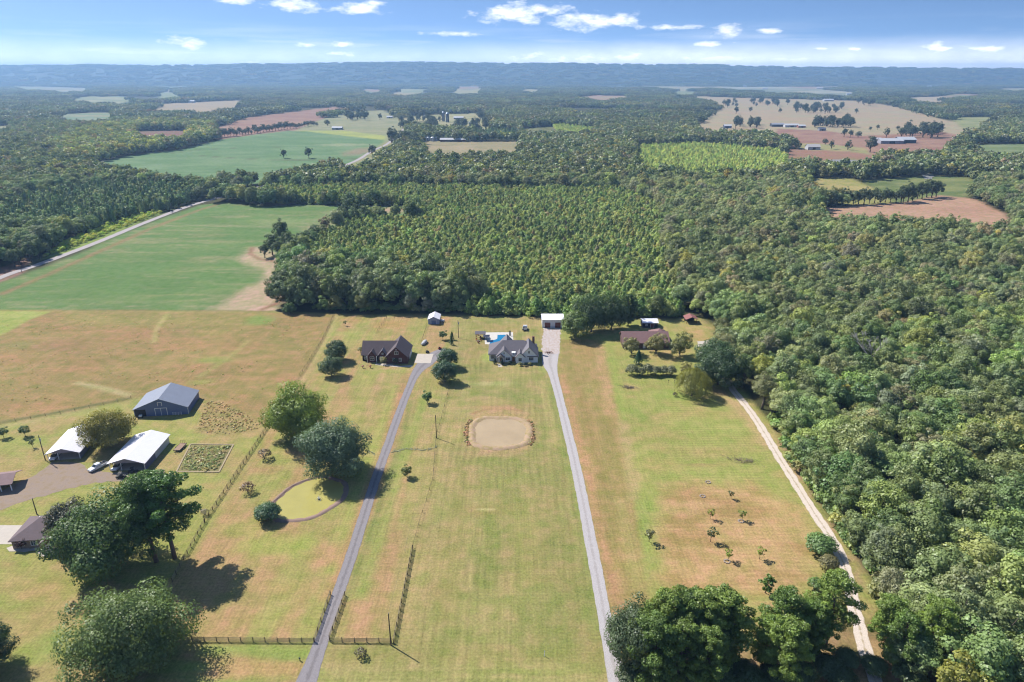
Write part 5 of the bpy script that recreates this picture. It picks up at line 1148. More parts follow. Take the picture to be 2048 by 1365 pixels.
def car(loc, rz_, label):
    o = thing('parked_car', label, 'car', loc, rz_)
    loft([(-2.25, .8, .76, .4, .85), (-2.1, .88, .84, .35, .98), (0, .9, .86, .33, 1.0), (1.4, .9, .84, .33, .95), (2.1, .86, .76, .35, .8), (2.25, .7, .66, .42, .68)]).build('body', CARW, o)
    loft([(-1.95, .8, .7, .96, 1.0), (-1.3, .8, .62, .96, 1.46), (.3, .8, .62, .96, 1.48), (1.15, .8, .7, .94, .99)]).build('cabin', CGL, o); MB().box(-1.25, .3, -.62, .62, 1.46, 1.5).build('roof', CARW, o)
    wheels(o, (-1.35, 1.4), .78, .33); return o
car(tuple(os2.matrix_basis @ Vector((-4.0, 1.6, .04))), os2.rotation_euler.z - 1.6, 'white car parked under the shed roof behind the pickup')
car(tuple(os1.matrix_basis @ Vector((-3.6, 1.7, .04))), os1.rotation_euler.z - 1.6, 'white car nosing out of the shed by the utility pole')
def buggy(loc, rz_, label):
    o = thing('utility_buggy', label, 'buggy', loc, rz_); K = mat('black plastic', (.03, .03, .03), .6)
    loft([(-1.4, .6, .6, .45, .8), (-.3, .65, .62, .4, .85), (.5, .65, .6, .4, .8), (1.35, .5, .4, .5, .75)]).build('body', K, o); MB().box(-.5, .2, -.55, .55, .85, 1.15).build('seat', DARK, o)
    mb = MB()
    for s in (-.55, .55): mb.tube([(-.7, s, .8), (-.6, s, 1.8), (.3, s, 1.8), (.75, s, .85)], .035, 5)
    mb.build('roll_cage', K, o); MB().box(-.65, .35, -.6, .6, 1.8, 1.85).build('canopy', K, o); wheels(o, (-.95, .95), .58, .33); return o
buggy((*G(243, 956), 0), .1, 'black utility buggy on the gravel before the open shed')
buggy((*G(267, 946), 0), .3, 'black utility buggy at the mouth of the open shed')
def trailer(loc, rz_, label, ln, dk, rail, cargo=None):
    o = thing('flat_trailer', label, 'trailer', loc, rz_); K = mat('black plastic', (.03, .03, .03), .6)
    for i in range(6): MB().box(-ln / 2, ln / 2, -1.0 + i * .335, -1.0 + i * .335 + .31, .62, .68).build('plank', dk, o)
    MB().box(-ln / 2, ln / 2, -1.06, -1.01, .5, .72).box(-ln / 2, ln / 2, 1.02, 1.07, .5, .72).box(ln / 2, ln / 2 + .05, -1.06, 1.07, .5, .72).box(-ln / 2 - .05, -ln / 2, -1.06, 1.07, .5, .72).build('frame', K, o)
    MB().tube([(ln / 2, -.8, .55), (ln / 2 + 1.3, 0, .5)], .05, 5).tube([(ln / 2, .8, .55), (ln / 2 + 1.3, 0, .5)], .05, 5).build('tongue', K, o)
    mb = MB()
    for y_ in (-.9, -.3, .3, .9): mb.box(-ln / 2 - .1, -ln / 2 - .05, y_ - .03, y_ + .03, .5, 1.6)
    mb.box(-ln / 2 - .1, -ln / 2 - .05, -1, 1, 1.55, 1.6).build('ramp_gate', rail, o); wheels(o, (-.5, .4), 1.2, .35); return o
a = Vector(G(350, 908)); b = Vector(G(371, 887)); trailer((*((a + b) / 2), 0), math.atan2(a.y - b.y, a.x - b.x), 'flat trailer with weathered plank deck beside the garden plot', 4.6, mat('weathered plank', alb(196, 164, 140), .9, .2, 3), mat('rusty rail', (.1, .06, .04), .8))
tl = trailer((*G(1050, 660), 0), 1.5, 'dark trailer with white ends on the lawn left of the garage', 4.2, mat('dark deck', (.05, .05, .055), .8), WHITE)
MB().box(1.4, 2.1, -1.0, 1.0, .7, 1.7).build('front_box', WHITE, tl); MB().box(-2.1, 1.3, -1.06, -1.0, .7, 1.3).box(-2.1, 1.3, 1.01, 1.07, .7, 1.3).build('side_rail', WHITE, tl)
for lb, px, py, c in (('dark grill on the brick house drive', 855, 706, 0), ('red mower at the end of the dark drive', 880, 699, 1)):
    o = thing('mower' if c else 'grill', lb, 'mower' if c else 'grill', (*G(px, py), 0), .5)
    MB().box(-.7, .7, -.45, .45, .3, .75).build('body', mat('red enamel', (.22, .03, .03), .4) if c else DARK, o); MB().box(-.5, .1, -.3, .3, .75, 1.15).build('hood', DARK, o)
    for s in (-.5, .5):
        for q in (-.45, .45): MB().tube([(s, q - .06, .2), (s, q + .06, .2)], .2, 8).build('wheel', TYRE, o)
bp_ = thing('brush_pile', 'rust-brown brush pile on the white gravel lot', 'brush pile', (*G(1097, 706), 0))
mb = MB()
for i in range(70): p = rng.normal(size=3) * np.array([.9, .6, .2]); q = rng.normal(size=3) * np.array([.6, .6, .35]); mb.tube([(p[0], p[1], abs(p[2]) + .1), (p[0] + q[0], p[1] + q[1], abs(p[2]) + abs(q[2]) + .3)], [.05, .015], 4)
mb.build('twigs', mat('rust twigs', (.2, .09, .045), .9, .3, 3), bp_); bp_.children[0]['kind'] = 'stuff'
for i, (px, lb) in enumerate(((726, 'left'), (741, 'right'))):
    o = thing('flowering_shrub', 'thin pink flowering shrub before the brick house, %s of the pair' % lb, 'shrub', (*G(px, 737), 0)); tr_, cr_ = shrub(1.7, .55, 120, .22, 5); tr_.materials.append(BARK); obj('stem', tr_, None, o); c = obj('crown', cr_, None, o); c['tint'] = [.5, .16, .14]
# ------------------------------------------------------------------ single trees on the lawns
def T(c): return np.array([lin(v) for v in c]) * .95
BIG = hardwood(18.5, 13.6, 120, 52000, .46, .08, .42, .7)
BROAD = hardwood(16, 10.6, 84, 30000, .44, .12, .46, .5)
EVER = hardwood(17, 9.5, 90, 30000, .42, .05, .34, .45)
ROUND = hardwood(11, 5.5, 46, 11000, .34, .08, .26, .25)
ROUND2 = hardwood(10, 5.1, 40, 9500, .34, .06, .36, .25)
LOOSE = hardwood(11, 4.7, 32, 6500, .32, .08, .5, .22, spread=.85)
PINES = [tall_pine(24, 6.2, 22000, .32, .36, 60), tall_pine(22, 5.6, 20000, .32, .32, 56), tall_pine(18, 5.2, 22000, .34, .10, 66), tall_pine(19, 5.6, 22000, .34, .14, 64)]
SMALL = hardwood(4.2, 1.7, 12, 1100, .26, .25, .35, .08)
CONE = conifer(4.4, 1.4, 1100, .3, .05)
SAP = hardwood(2.6, .8, 7, 190, .24, .42, .4, .045)
WILLOW = willow(12.5, 7.0, 24000, .32)
SHRUBS = [shrub(4.6, 2.7, 1900, .3, 12), shrub(4.0, 2.4, 1700, .3, 11), shrub(5.0, 2.6, 1900, .3, 12)]
EBUSH = shrub(5.6, 4.2, 5200, .34, 18)
THIN = shrub(3.4, 2.3, 420, .3, 9)
def lone(src, px, py, s, c, label, name='tree', cat='tree', sz=None, rz=None, bark=None):
    return tree_obj(src, (*G(px, py), 0), s, T(c), label, None, name, cat, rz, bark, sz)
lone(BIG, 268, 1322, .76, (106, 126, 70), 'huge spreading grey-green oak at the lower left corner', 'oak_tree')
lone(BROAD, 222, 1134, 1.02, (92, 116, 66), 'broad dark green tree beside the brown-roofed house', 'broadleaf_tree', rz=.4)
lone(ROUND2, 150, 1085, 1.2, (84, 88, 68), 'purplish dark magnolia behind the brown-roofed house', 'magnolia_tree')
lone(PINES[0], 313, 1124, 1.3, (94, 122, 64), 'tall pine with bare leaning trunk, left of the pair by the fence', 'pine_tree', bark=PINEBARK, rz=.8, sz=1.05)
lone(PINES[1], 350, 1117, 1.42, (90, 124, 62), 'tall pine with bare trunk, right of the pair by the fence', 'pine_tree', bark=PINEBARK, rz=2.2, sz=1.12)
lone(EVER, -34, 1345, .62, (66, 88, 58), 'dark tree cut off by the lower left photo edge', 'broadleaf_tree')
lone(BROAD, 594, 872, .93, (122, 142, 58), 'broad yellow-green oak beside the plank fence', 'oak_tree', rz=1.0)
lone(EVER, 672, 948, .98, (104, 126, 96), 'dense grey-green evergreen tree beside the dark drive', 'evergreen_tree')
lone(BROAD, 222, 893, .70, (142, 138, 66), 'yellowing tree between the two white-roofed sheds', 'broadleaf_tree', rz=3.1)
lone(EBUSH, 537, 1040, .95, (86, 114, 82), 'round evergreen bush at the left rim of the olive pond', 'evergreen_bush', 'bush')
lone(THIN, 530, 918, 1.15, (120, 110, 92), 'thin brownish bush beside the plank fence', 'thin_bush', 'bush')
lone(THIN, 496, 985, 1.1, (134, 112, 96), 'thin reddish bush left of the olive pond', 'thin_bush', 'bush')
lone(ROUND, 674, 722, .85, (88, 108, 74), 'round dark tree left of the brick house, back one of two', 'broadleaf_tree')
lone(ROUND, 664, 752, .76, (94, 114, 82), 'round grey-green tree left of the brick house, front one of two', 'broadleaf_tree', rz=2)
lone(ROUND2, 897, 735, .86, (84, 110, 80), 'dense dark tree at the top of the dark drive, back one of two', 'broadleaf_tree')
lone(ROUND, 890, 764, .82, (80, 106, 80), 'dense dark tree at the top of the dark drive, front one of two', 'broadleaf_tree', rz=1.2)
lone(SMALL, 886, 680, 1.1, (86, 112, 70), 'small dark tree near the grey shed', 'small_tree')
lone(CONE, 904, 680, .9, (80, 110, 72), 'small cone-shaped evergreen near the pool side fence, back one', 'evergreen_tree')
lone(CONE, 903, 690, .85, (80, 110, 72), 'small cone-shaped evergreen near the pool side fence, front one', 'evergreen_tree')
lone(SMALL, 855, 807, 1.15, (90, 120, 70), 'small round tree right of the dark drive near the wire fence', 'small_tree')
lone(SMALL, 814, 955, .95, (104, 116, 64), 'small olive tree on the grass strip right of the dark drive', 'small_tree')
lone(THIN, 722, 1314, .7, (110, 102, 86), 'small bare-twigged tree below the front fence', 'thin_tree', 'tree')
lone(ROUND2, 580, 628, .6, (96, 122, 70), 'small round tree alone at the corner of the wood and pasture', 'broadleaf_tree')
lone(THIN, 722, 705, .85, (120, 126, 84), 'loose shrub at the left end of the brick house', 'shrub', 'shrub')
lone(SMALL, 768, 729, .85, (150, 146, 96), 'pale yellowish tree before the brick house gable', 'small_tree')
lone(SMALL, 791, 729, .7, (86, 92, 64), 'small dark tree before the brick house gable windows', 'small_tree')
for i, (px, py) in enumerate(((990, 729), (1004, 730))): lone(CONE, px, py, .65, (46, 64, 44), ['dark slim cypress left of the white house door', 'dark slim cypress right of the white house door'][i], 'cypress', 'tree', sz=.7)
for i, (px, py) in enumerate(((1040, 732), (1060, 731), (1050, 733), (1020, 729))): tree_obj(SHRUBS[i % 3], (*G(px, py), 0), .38, T((140, 142, 92) if i < 2 else (60, 78, 54)), ['pale shrub under the right front window of the white house', 'pale shrub at the right corner of the white house', 'dark low shrub between the pale shrubs of the white house', 'dark low shrub left of the brown door of the white house'][i], None, 'shrub', 'shrub')
# trees by the garage and the long brown house
lone(ROUND, 1150, 676, 1.2, (112, 132, 76), 'light green tree beside the metal garage', 'broadleaf_tree')
lone(BROAD, 1182, 664, .74, (84, 106, 66), 'tall dark oak right of the metal garage', 'oak_tree', sz=.95)
lone(BROAD, 1222, 660, .70, (82, 104, 62), 'tall dark oak left of the long brown house', 'oak_tree', sz=.98, rz=2)
lone(PINES[2], 1256, 652, .9, (92, 114, 66), 'tall pine behind the long brown house', 'pine_tree', bark=PINEBARK)
lone(LOOSE, 1262, 710, .8, (140, 140, 92), 'loose olive tree at the left end of the long brown house', 'olive_tree')
lone(LOOSE, 1312, 708, .92, (142, 140, 88), 'loose olive tree before the middle of the long brown house', 'olive_tree', rz=2.5)
lone(LOOSE, 1360, 712, 1.0, (134, 138, 80), 'loose olive tree at the right end of the long brown house', 'olive_tree', rz=4)
lone(CONE, 1276, 730, 1.5, (62, 96, 66), 'dark green cedar before the left olive tree', 'cedar_tree')
for i in range(6): lone(SHRUBS[i % 3], 1264 + i * 15.5, 750 + (i % 2) * 1.5, 1.0 if i % 2 else 1.1, (128, 132, 96), 'crepe myrtle, %s in the row below the long brown house' % ('leftmost', 'second from left', 'third from left', 'third from right', 'second from right', 'rightmost')[i], 'crepe_myrtle', 'shrub')
lone(LOOSE, 1370, 752, .55, (150, 146, 84), 'small thin tree between the crepe myrtles and the willow', 'small_tree')
lone(WILLOW, 1384, 792, .92, (150, 152, 84), 'drooping yellow-green willow on the right lawn', 'willow_tree')
lone(BROAD, 1436, 770, .82, (72, 94, 62), 'big dark oak behind the willow', 'oak_tree')
lone(ROUND, 1425, 735, 1.15, (84, 108, 70), 'dark tree between the olive trees and the big oak', 'broadleaf_tree')
lone(THIN, 1350, 793, .55, (86, 74, 60), 'small dark brown bush left of the willow', 'thin_bush', 'bush')
lone(EBUSH, 1638, 1106, 1.0, (116, 144, 84), 'bright feathery bush on the left edge of the gravel track', 'bush', 'bush')
lone(SHRUBS[0], 1655, 1140, 1.0, (126, 122, 84), 'brownish bush beside the gravel track', 'bush', 'bush')
lone(SHRUBS[1], 1630, 1180, .9, (112, 138, 76), 'green bush beside the gravel track near the pines', 'bush', 'bush')
# saplings on the dry patch
for (px, py, s, c, lb) in ((1462, 998, .95, (100, 110, 70), 'small sapling at the back of the dry patch'), (1420, 1038, 1.15, (140, 150, 64), 'sapling on the dry patch, middle row left'), (1484, 1041, 1.2, (130, 146, 74), 'sapling on the dry patch, middle row right'),
                           (1421, 1084, 1.5, (88, 104, 66), 'bushy sapling in the centre of the dry patch'), (1298, 1084, 1.4, (110, 112, 76), 'bushy sapling at the left rim of the dry patch'), (1456, 1122, 1.2, (140, 156, 66), 'sapling on the dry patch, front row left'), (1519, 1119, 1.25, (136, 152, 66), 'sapling on the dry patch, front row right')):
    lone(SAP, px, py, s * 1.05, c, lb, 'sapling')
lone(tall_pine(5.5, 1.9, 1300, .34, .2, 20), 1530, 1186, 1.0, (104, 134, 66), 'young pine alone below the dry patch', 'young_pine', bark=PINEBARK)
for i, (px, py) in enumerate(((1416, 965), (1405, 993), (1454, 1123.5), (1482, 1043))):
    o = thing('stone_ring', ['low stone ring at the back of the dry patch, farther', 'low stone ring at the back of the dry patch, nearer', 'stone ring round a front row sapling', 'stone ring round a middle row sapling'][i], 'stone ring', (*G(px, py), 0))
    for k in range(9): a = k * .698; s = .14 + .05 * rng.random(); MB().box(math.cos(a) * .7 - s, math.cos(a) * .7 + s, math.sin(a) * .7 - s, math.sin(a) * .7 + s, -.02, .2).build('stone', mat('field stone', alb(206, 190, 178), .9, .2, 3), o)
for (px, py, s, lb) in ((1486, 922, 1.5, 'long grey brush heap on the right lawn'), (1259, 776, 1.0, 'grey brush heap below the crepe myrtles')):
    o = thing('brush_heap', lb, 'brush heap', (*G(px, py), 0), -.2); mb = MB()
    for i in range(150): p = rng.normal(size=3) * np.array([1.5 * s, .55 * s, .25]); q = rng.normal(size=3) * np.array([.7, .5, .3]); mb.tube([(p[0], p[1], abs(p[2])), (p[0] + q[0], p[1] + q[1], abs(p[2]) + abs(q[2]) * .7 + .1)], [.05, .02], 4)
    h_ = mb.build('branches', mat('grey twigs', alb(176, 158, 140), .9, .3, 3), o); h_['kind'] = 'stuff'
# pines at the lower right
pg = [(1290, 1350, 3, ''), (1326, 1334, 2, ''), (1360, 1324, 3, ''), (1392, 1328, 2, ''), (1424, 1322, 3, ''), (1444, 1336, 2, ''), (1352, 1368, 3, ''), (1404, 1376, 2, ''), (1300, 1384, 3, '')]
ords = ('leftmost', 'second', 'third', 'fourth', 'fifth', 'sixth', 'seventh', 'eighth', 'ninth', 'tenth', 'eleventh', 'twelfth')
for i, (px, py, k, _) in enumerate(sorted(pg)): lone(PINES[k], px, py, .86 + .1 * (i % 3), [(118, 140, 68), (106, 130, 66), (126, 146, 72)][i % 3], 'tall pine, %s from the left in the thick clump beside the pale drive' % ords[i], 'pine_tree', bark=PINEBARK)
lone(EVER, 1272, 1340, .62, (96, 112, 80), 'grey-green broadleaf at the left end of the pine clump', 'broadleaf_tree', sz=.95)
pg = [(1528, 1335, 2), (1556, 1318, 1), (1588, 1304, 3), (1618, 1318, 2), (1650, 1298, 1), (1560, 1372, 3), (1768, 1304, 3), (1792, 1345, 2), (1846, 1335, 3)]
for i, (px, py, k) in enumerate(sorted(pg)): lone(PINES[k], px, py, .74 + .08 * (i % 3), [(124, 148, 70), (108, 134, 66), (130, 152, 74)][i % 3], 'tall pine, %s from the left in the open row by the gravel track' % ords[i], 'pine_tree', bark=PINEBARK)
for i, (px, py, s_) in enumerate(((1262, 1365, .8), (1310, 1372, .7), (1380, 1362, .75), (1440, 1365, .8), (1480, 1352, .7), (1500, 1372, .8), (1545, 1365, .75), (1600, 1362, .8), (1655, 1350, .85), (1690, 1330, .7), (1680, 1372, .8), (1745, 1345, .7), (1800, 1318, .9), (1815, 1362, .9))):
    lone(EBUSH, px, py, s_, (92, 110, 68) if i % 2 else (84, 100, 64), 'dark understorey bush at the foot of the lower right pines, %s from the left' % (ords + ('thirteenth', 'fourteenth'))[i], 'understorey_bush', 'bush')
# island of trees in the green field and trees along its road
for i, (px, py, s, sz) in enumerate(((545, 510, .95, .95), (588, 522, 1.15, 1.1), (566, 495, 1.05, 1.25), (608, 500, .95, 1.0), (692, 446, 1.1, 1.1), (716, 440, 1.15, 1.3), (732, 446, .95, .95), (530, 516, .7, .7), (560, 518, .85, .8), (578, 505, 1.0, 1.1), (600, 516, .9, .9), (618, 488, .8, .8), (700, 438, 1.0, 1.15), (684, 438, .8, .8))):
    lone(SRC['wood'][i % 6], px, py, s, (88, 106, 70), ['leftmost tree of the island in the green field', 'front tree of the island in the green field', 'tallest tree of the island in the green field', 'rightmost tree of the island in the green field', 'left tree of the clump at the far corner of the green field', 'tallest tree of the clump at the far corner of the green field', 'right tree of the clump at the far corner of the green field', 'lowest tree at the left tip of the field island', 'low front tree left of centre in the field island', 'middle tree of the island in the green field', 'front right tree of the island in the green field', 'small back right tree of the field island', 'back tree of the clump at the far field corner', 'small left tree of the clump at the far field corner'][i], 'broadleaf_tree', sz=sz)
for (px, py, s, lb) in ((568, 317, .95, 'lone fork-crowned tree in the far green field'), (618, 317, 1.15, 'taller lone tree in the far green field')): lone(SRC['wood'][1], px, py, s, (66, 86, 62), lb, 'broadleaf_tree')
for i, (px, py, s) in enumerate(((30, 534, .75), (42, 530, .7), (64, 525, 1.0), (78, 518, .9))): lone(SRC['wood'][(i * 2) % 6], px, py, s, (98, 116, 76), 'roadside tree by the reddish field, %s of four' % ('leftmost', 'second', 'third', 'rightmost')[i], 'broadleaf_tree')
for i, (px, py, s) in enumerate(((500, 412, .55), (520, 411, .5), (552, 412, .55), (575, 411, .6), (590, 410, .5))): lone(SRC['wood'][i], px, py, s * 1.15, (82, 104, 66), 'low round tree on the far rim of the green field, %s' % ('leftmost', 'second', 'third', 'fourth', 'rightmost')[i], 'broadleaf_tree')
# small trees on the left lawn
for (px, py, s, lb) in ((8, 876, .95, 'small round tree at the left photo edge'), (51, 873, 1.0, 'small round tree left of the first white-roofed shed')): lone(SMALL, px, py, s, (96, 116, 76), lb, 'small_tree')
lone(SAP, 66, 895, 1.1, (90, 104, 66), 'sapling on the grass beside the utility pole', 'sapling')
lone(SMALL, 44, 1099, .75, (80, 52, 48), 'dark red bush before the brown-roofed house', 'bush', 'bush')
lone(THIN, 410, 1030, .6, (150, 142, 128), 'small bare tree on the plank fence line', 'thin_tree', 'tree')
lone(SAP, 690, 652, 1.0, (110, 120, 76), 'sapling on the lawn behind the brick house', 'sapling')
# dead tree in the wood
dt = thing('dead_tree', 'bare pale dead tree standing in the wood', 'tree', (*G(1735, 752), 0)); bare_tree(21, 7).build('trunk', PALEBARK, dt)
dt = thing('dead_tree', 'second smaller bare dead tree deep in the wood near the right edge', 'tree', (*G(1972, 768), 0), 1.4); dt.scale = (.8, .8, .8); obj('trunk', bpy.data.objects['trunk.%03d' % 0].data if 'trunk.000' in bpy.data.objects else bare_tree(15, 5, 3).build('trunk', PALEBARK).data, PALEBARK, dt)
for o in [o for o in COL.objects if o.name.startswith('trunk') and o.parent is None]: bpy.data.objects.remove(o)
# far pasture trees
ft_px = [(1455, 212, 1.2), (1500, 225, .9), (1472, 228, 1.0), (1520, 208, 1.25), (1545, 208, 1.2), (1560, 226, .9), (1575, 210, 1.2), (1590, 222, 1.3), (1610, 226, 1.3), (1630, 226, 1.25), (1650, 228, 1.3), (1670, 226, 1.2), (1720, 206, 1.2), (1712, 228, .9), (1740, 213, 1.25), (1775, 210, .9), (1632, 250, 1.1), (1645, 252, 1.3), (1660, 254, 1.3), (1675, 254, 1.1), (1690, 252, 1.2), (1700, 254, 1.3),
         (1480, 254, 1.1), (1500, 256, 1.2), (1515, 252, 1.0), (1688, 274, .9), (1700, 276, .7), (1716, 276, .7), (1772, 276, .9), (1815, 262, 1.3), (1845, 274, 1.4), (1862, 276, 1.4), (1875, 274, 1.3), (1650, 290, .6), (1662, 299, .7), (1695, 300, .9), (1740, 305, 1.2), (1740, 262, .5), (1755, 260, .5), (1795, 260, .5),
         (700, 238, 1.1), (715, 240, 1.2), (728, 238, 1.1), (760, 240, .9), (785, 236, .8), (655, 252, .8), (785, 292, 1.5), (800, 290, 1.4), (818, 292, 1.2), (745, 312, .9)]
gr_ = random.Random(4)
for (x0, x1, y0, y1, n_) in ((1492, 1560, 205, 215, 16), (1588, 1684, 213, 227, 34), (1628, 1702, 245, 256, 24), (1440, 1476, 206, 218, 8), (1800, 1880, 264, 277, 18), (1716, 1748, 206, 214, 8), (1468, 1516, 248, 258, 12), (782, 838, 286, 298, 16), (690, 735, 232, 242, 10), (800, 880, 240, 262, 22), (905, 975, 252, 266, 16), (830, 905, 226, 234, 10), (955, 985, 230, 250, 8), (1640, 1680, 196, 203, 8)):
    ft_px += [(gr_.uniform(x0, x1), gr_.uniform(y0, y1), gr_.uniform(.8, 1.15)) for _ in range(n_)]
hr2_ = [(1642 + 160 * k_ / 15, 413 - 8 * k_ / 15 + gr_.uniform(-1.5, 1.5), gr_.uniform(.65, 1.0)) for k_ in range(16)] + [(1806 + 66 * k_ / 7, 404 - 10 * k_ / 7 + gr_.uniform(-2, 2), gr_.uniform(.9, 1.2)) for k_ in range(8)]
for px, py, s in hr2_: tree_obj(SRC['wood'][gr_.randrange(6)], (*G(px, py), 0), s * 1.05, T((84, 100, 70)), 'dark tree in the row along the top of the bare tan field in the wood', 'trees along the bare tan field', 'hedgerow_tree')
hr_ = []
for k_ in range(34): t_ = k_ / 33; hr_.append((438 + 196 * t_, 276 - 24 * t_ + gr_.uniform(-1.2, 1.2), gr_.uniform(.55, .95)))
for px, py, s in hr_: tree_obj(SRC['wood'][gr_.randrange(6)], (*G(px, py), 0), s * 1.2, T((84, 98, 74)), 'dark tree in the hedgerow between the brown and the green far fields', 'hedgerow trees between the far fields', 'hedgerow_tree')
for i, (px, py, s) in enumerate(ft_px):
    g_ = 'far pasture trees right of the wood' if px > 1300 else 'far pasture trees by the white farm sheds'
    tree_obj(SRC['wood'][i % 6], (*G(px, py), 0), s * 1.35, T((80, 94, 72)), '%s round tree %s' % ('big dark' if s > 1.05 else 'small dark' if s < .85 else 'dark', ('by the distant edge of the tan far pasture' if py < 204 else 'of the upper groves in the tan far pasture' if py < 230 else 'of the grove by the dark house in the tan pasture' if py < 259 and px > 1600 else 'of the grove by the white house at the tan pasture' if py < 262 else 'around the brown field farmstead') if px > 1300 else 'in the pale pasture round the silos and farm sheds' if py < 270 else 'at the roadside before the grain bins'), g_, 'pasture_tree')

# ------------------------------------------------------------------ fences
FW = mat('weathered fence wood', alb(196, 180, 140), .9, .2, 2.0); FD = mat('fence post wood', alb(150, 128, 100), .9, .25, 2.0)
def rail_fence(a_px, b_px, label, bay=2.6, h=1.25, rails=4, name='plank_fence', shorten=0.0):
    a = Vector(G(*a_px)); b = Vector(G(*b_px)); d = b - a; n = max(1, round(d.length / bay)); stp = d.length / n; rz_ = math.atan2(d.y, d.x)
    o = thing(name, label, 'fence', (a.x, a.y, 0), rz_)
    post = mesh_from('post', MB().box(-.07, .07, -.07, .07, -.05, h + .08).v, MB().box(-.07, .07, -.07, .07, -.05, h + .08).f)
    rb = MB().box(-stp / 2 + .01, stp / 2 - .01, -.105, -.072, -.075, .075); rail = mesh_from('rail', rb.v, rb.f)
    post.materials.append(FD); rail.materials.append(FW)
    for i in range(n + 1): p = obj('post', post, None, o); p.location = (i * stp, 0, 0); p.rotation_euler = (0, R.uniform(-.03, .03), 0)
    for i in range(n):
        for k in range(rails): q = obj('rail', rail, None, o); q.location = ((i + .5) * stp, 0, h * (k + .75) / rails + R.uniform(-.015, .015)); q.rotation_euler = (0, R.uniform(-.006, .006), 0)
    return o
rail_fence((537, 853), (410, 1045), 'long plank fence running down beside the olive pond', 2.7, 1.3, 3)
rail_fence((409, 1047), (345, 1165), 'plank fence stretch shaded by the two tall pines', 2.7, 1.3, 3)
rail_fence((385, 1283), (628, 1285), 'plank fence left of the dark drive entrance', 2.7)
rail_fence((661, 1190), (629, 1284), 'short plank fence along the left side of the dark drive', 2.7)
rail_fence((690, 1192), (659, 1280), 'short plank fence along the right side of the dark drive', 2.7)
rail_fence((660, 1284), (783, 1286), 'plank fence between the dark drive and the utility pole', 2.6)
rail_fence((825, 1099), (787, 1287), 'plank fence running up the lawn from the utility pole', 2.5)
def wire_fence(pts, label, bay=4.0, h=1.15):
    a = Vector(G(*pts[0])); o = thing('wire_fence', label, 'fence', (a.x, a.y, 0)); pm = mesh_from('post', MB().cyl(0, 0, -.05, h, .06, 6).v, MB().cyl(0, 0, -.05, h, .06, 6).f); pm.materials.append(FD)
    mb = MB(); g = [Vector(G(*p)) - a for p in pts]
    for p, q in zip(g, g[1:]):
        n = max(1, round((q - p).length / bay))
        for i in range(n + 1): x = p.lerp(q, i / n); po = obj('post', pm, None, o); po.location = (x.x, x.y, 0)
        for z_ in (.3, .6, .9, 1.1): mb.tube([(p.x, p.y, z_), (q.x, q.y, z_)], .012, 3)
    mb.build('wire', mat('fence wire', (.12, .11, .1), .6, metal=.5), o)
wire_fence([(668, 631), (645, 680), (600, 752)], 'wire fence between the pasture and the brick house lawn')
wire_fence([(773, 636), (752, 668)], 'wire fence left of the back garden of the brick house'); wire_fence([(854, 650), (842, 690)], 'wire fence right of the back garden of the brick house'); wire_fence([(773, 637), (854, 638)], 'wire fence along the back garden of the brick house')
wire_fence([(898, 780), (872, 878), (866, 960), (838, 1050), (826, 1096)], 'wire fence between the middle lawn and the grass strip', 5.0, 1.0)
wire_fence([(0, 848), (150, 823), (262, 797)], 'wire fence along the pasture left of the slate blue barn', 5)

# ------------------------------------------------------------------ utility poles and lines
PW = mat('utility pole wood', (.12, .09, .065), .9, .2, 2)
TOPS = []
def pole(px, py, h, label, arm=1.0, rz_=0.0, can=False):
    x, y = G(px, py); o = thing('utility_pole', label, 'pole', (x, y, 0), rz_)
    MB().cyl(0, 0, -.1, h, .16, 8, .11).build('pole', PW, o)
    if arm: MB().box(-arm, arm, -.06, .06, h - .55, h - .42).build('crossarm', PW, o)
    for s in ((-arm * .9, arm * .9) if arm else (0,)): MB().cyl(s, 0, h - .42 if arm else h, (h - .42 if arm else h) + .2, .05, 6).build('insulator', mat('grey ceramic', (.3, .3, .32), .4), o)
    if can: MB().cyl(.28, -.2, h - 1.9, h - 1.0, .2, 10).build('transformer', mat('transformer grey', (.35, .36, .38), .5), o)
    TOPS.append((x, y, h)); return o
pole(782, 1291, 8.7, 'tall utility pole at the lower end of the lawn fence', .0)
pole(873, 876.5, 8.7, 'tall utility pole beside the middle lawn left of the muddy pond', .0)
pole(917, 676, 8.7, 'utility pole behind the white house near the pool', .0, 0, True)
pole(91, 921, 9.0, 'utility pole at the corner of the left open shed', .0, 0, True)
pole(74, 1029, 5.2, 'short leaning post behind the brown-roofed house', .0)
for px, py in ((44, 546), (346, 428)): pole(px, py, 9.5, 'roadside utility pole by the reddish field' if px < 100 else 'roadside utility pole by the dark pines', .9, .9)
def wire(i, j, label):
    a = Vector(TOPS[i]) + Vector((0, 0, .15)); b = Vector(TOPS[j]) + Vector((0, 0, .15)); mb = MB(); pts = []
    for k in range(13): t = k / 12; p = a.lerp(b, t); p.z -= 4 * t * (1 - t) * (a - b).length * .018; pts.append(p)
    mb.tube(pts, .014, 4); tag(mb.build('power_line', mat('cable', (.06, .06, .06), .6)), label, 'cable')
wire(0, 1, 'power cable from the lawn fence pole to the pond pole'); wire(1, 2, 'power cable from the pond pole to the pole behind the white house')
# ditch lined with pale stones across the drive, and flat stones on the pond rims (too small to pick apart)
mb = MB()
for i in range(240):
    t = rng.random(); px = 735 + 138 * t; py = 905 + 4 * math.sin(t * 9) - (22 * max(0, t - .45)); x, y = G(px, py + rng.normal() * 1.2); s = .06 + .13 * rng.random()
    if 752 < px < 782: continue
    mb.box(x - s, x + s, y - s * .7, y + s * .7, -.02, .08 + .12 * rng.random())
tag(mb.build('ditch_stones', mat('pale ditch stone', alb(190, 192, 150), .9, .25, 3)), 'pale stones lining the ditch across the dark drive', 'stones', kind='stuff')
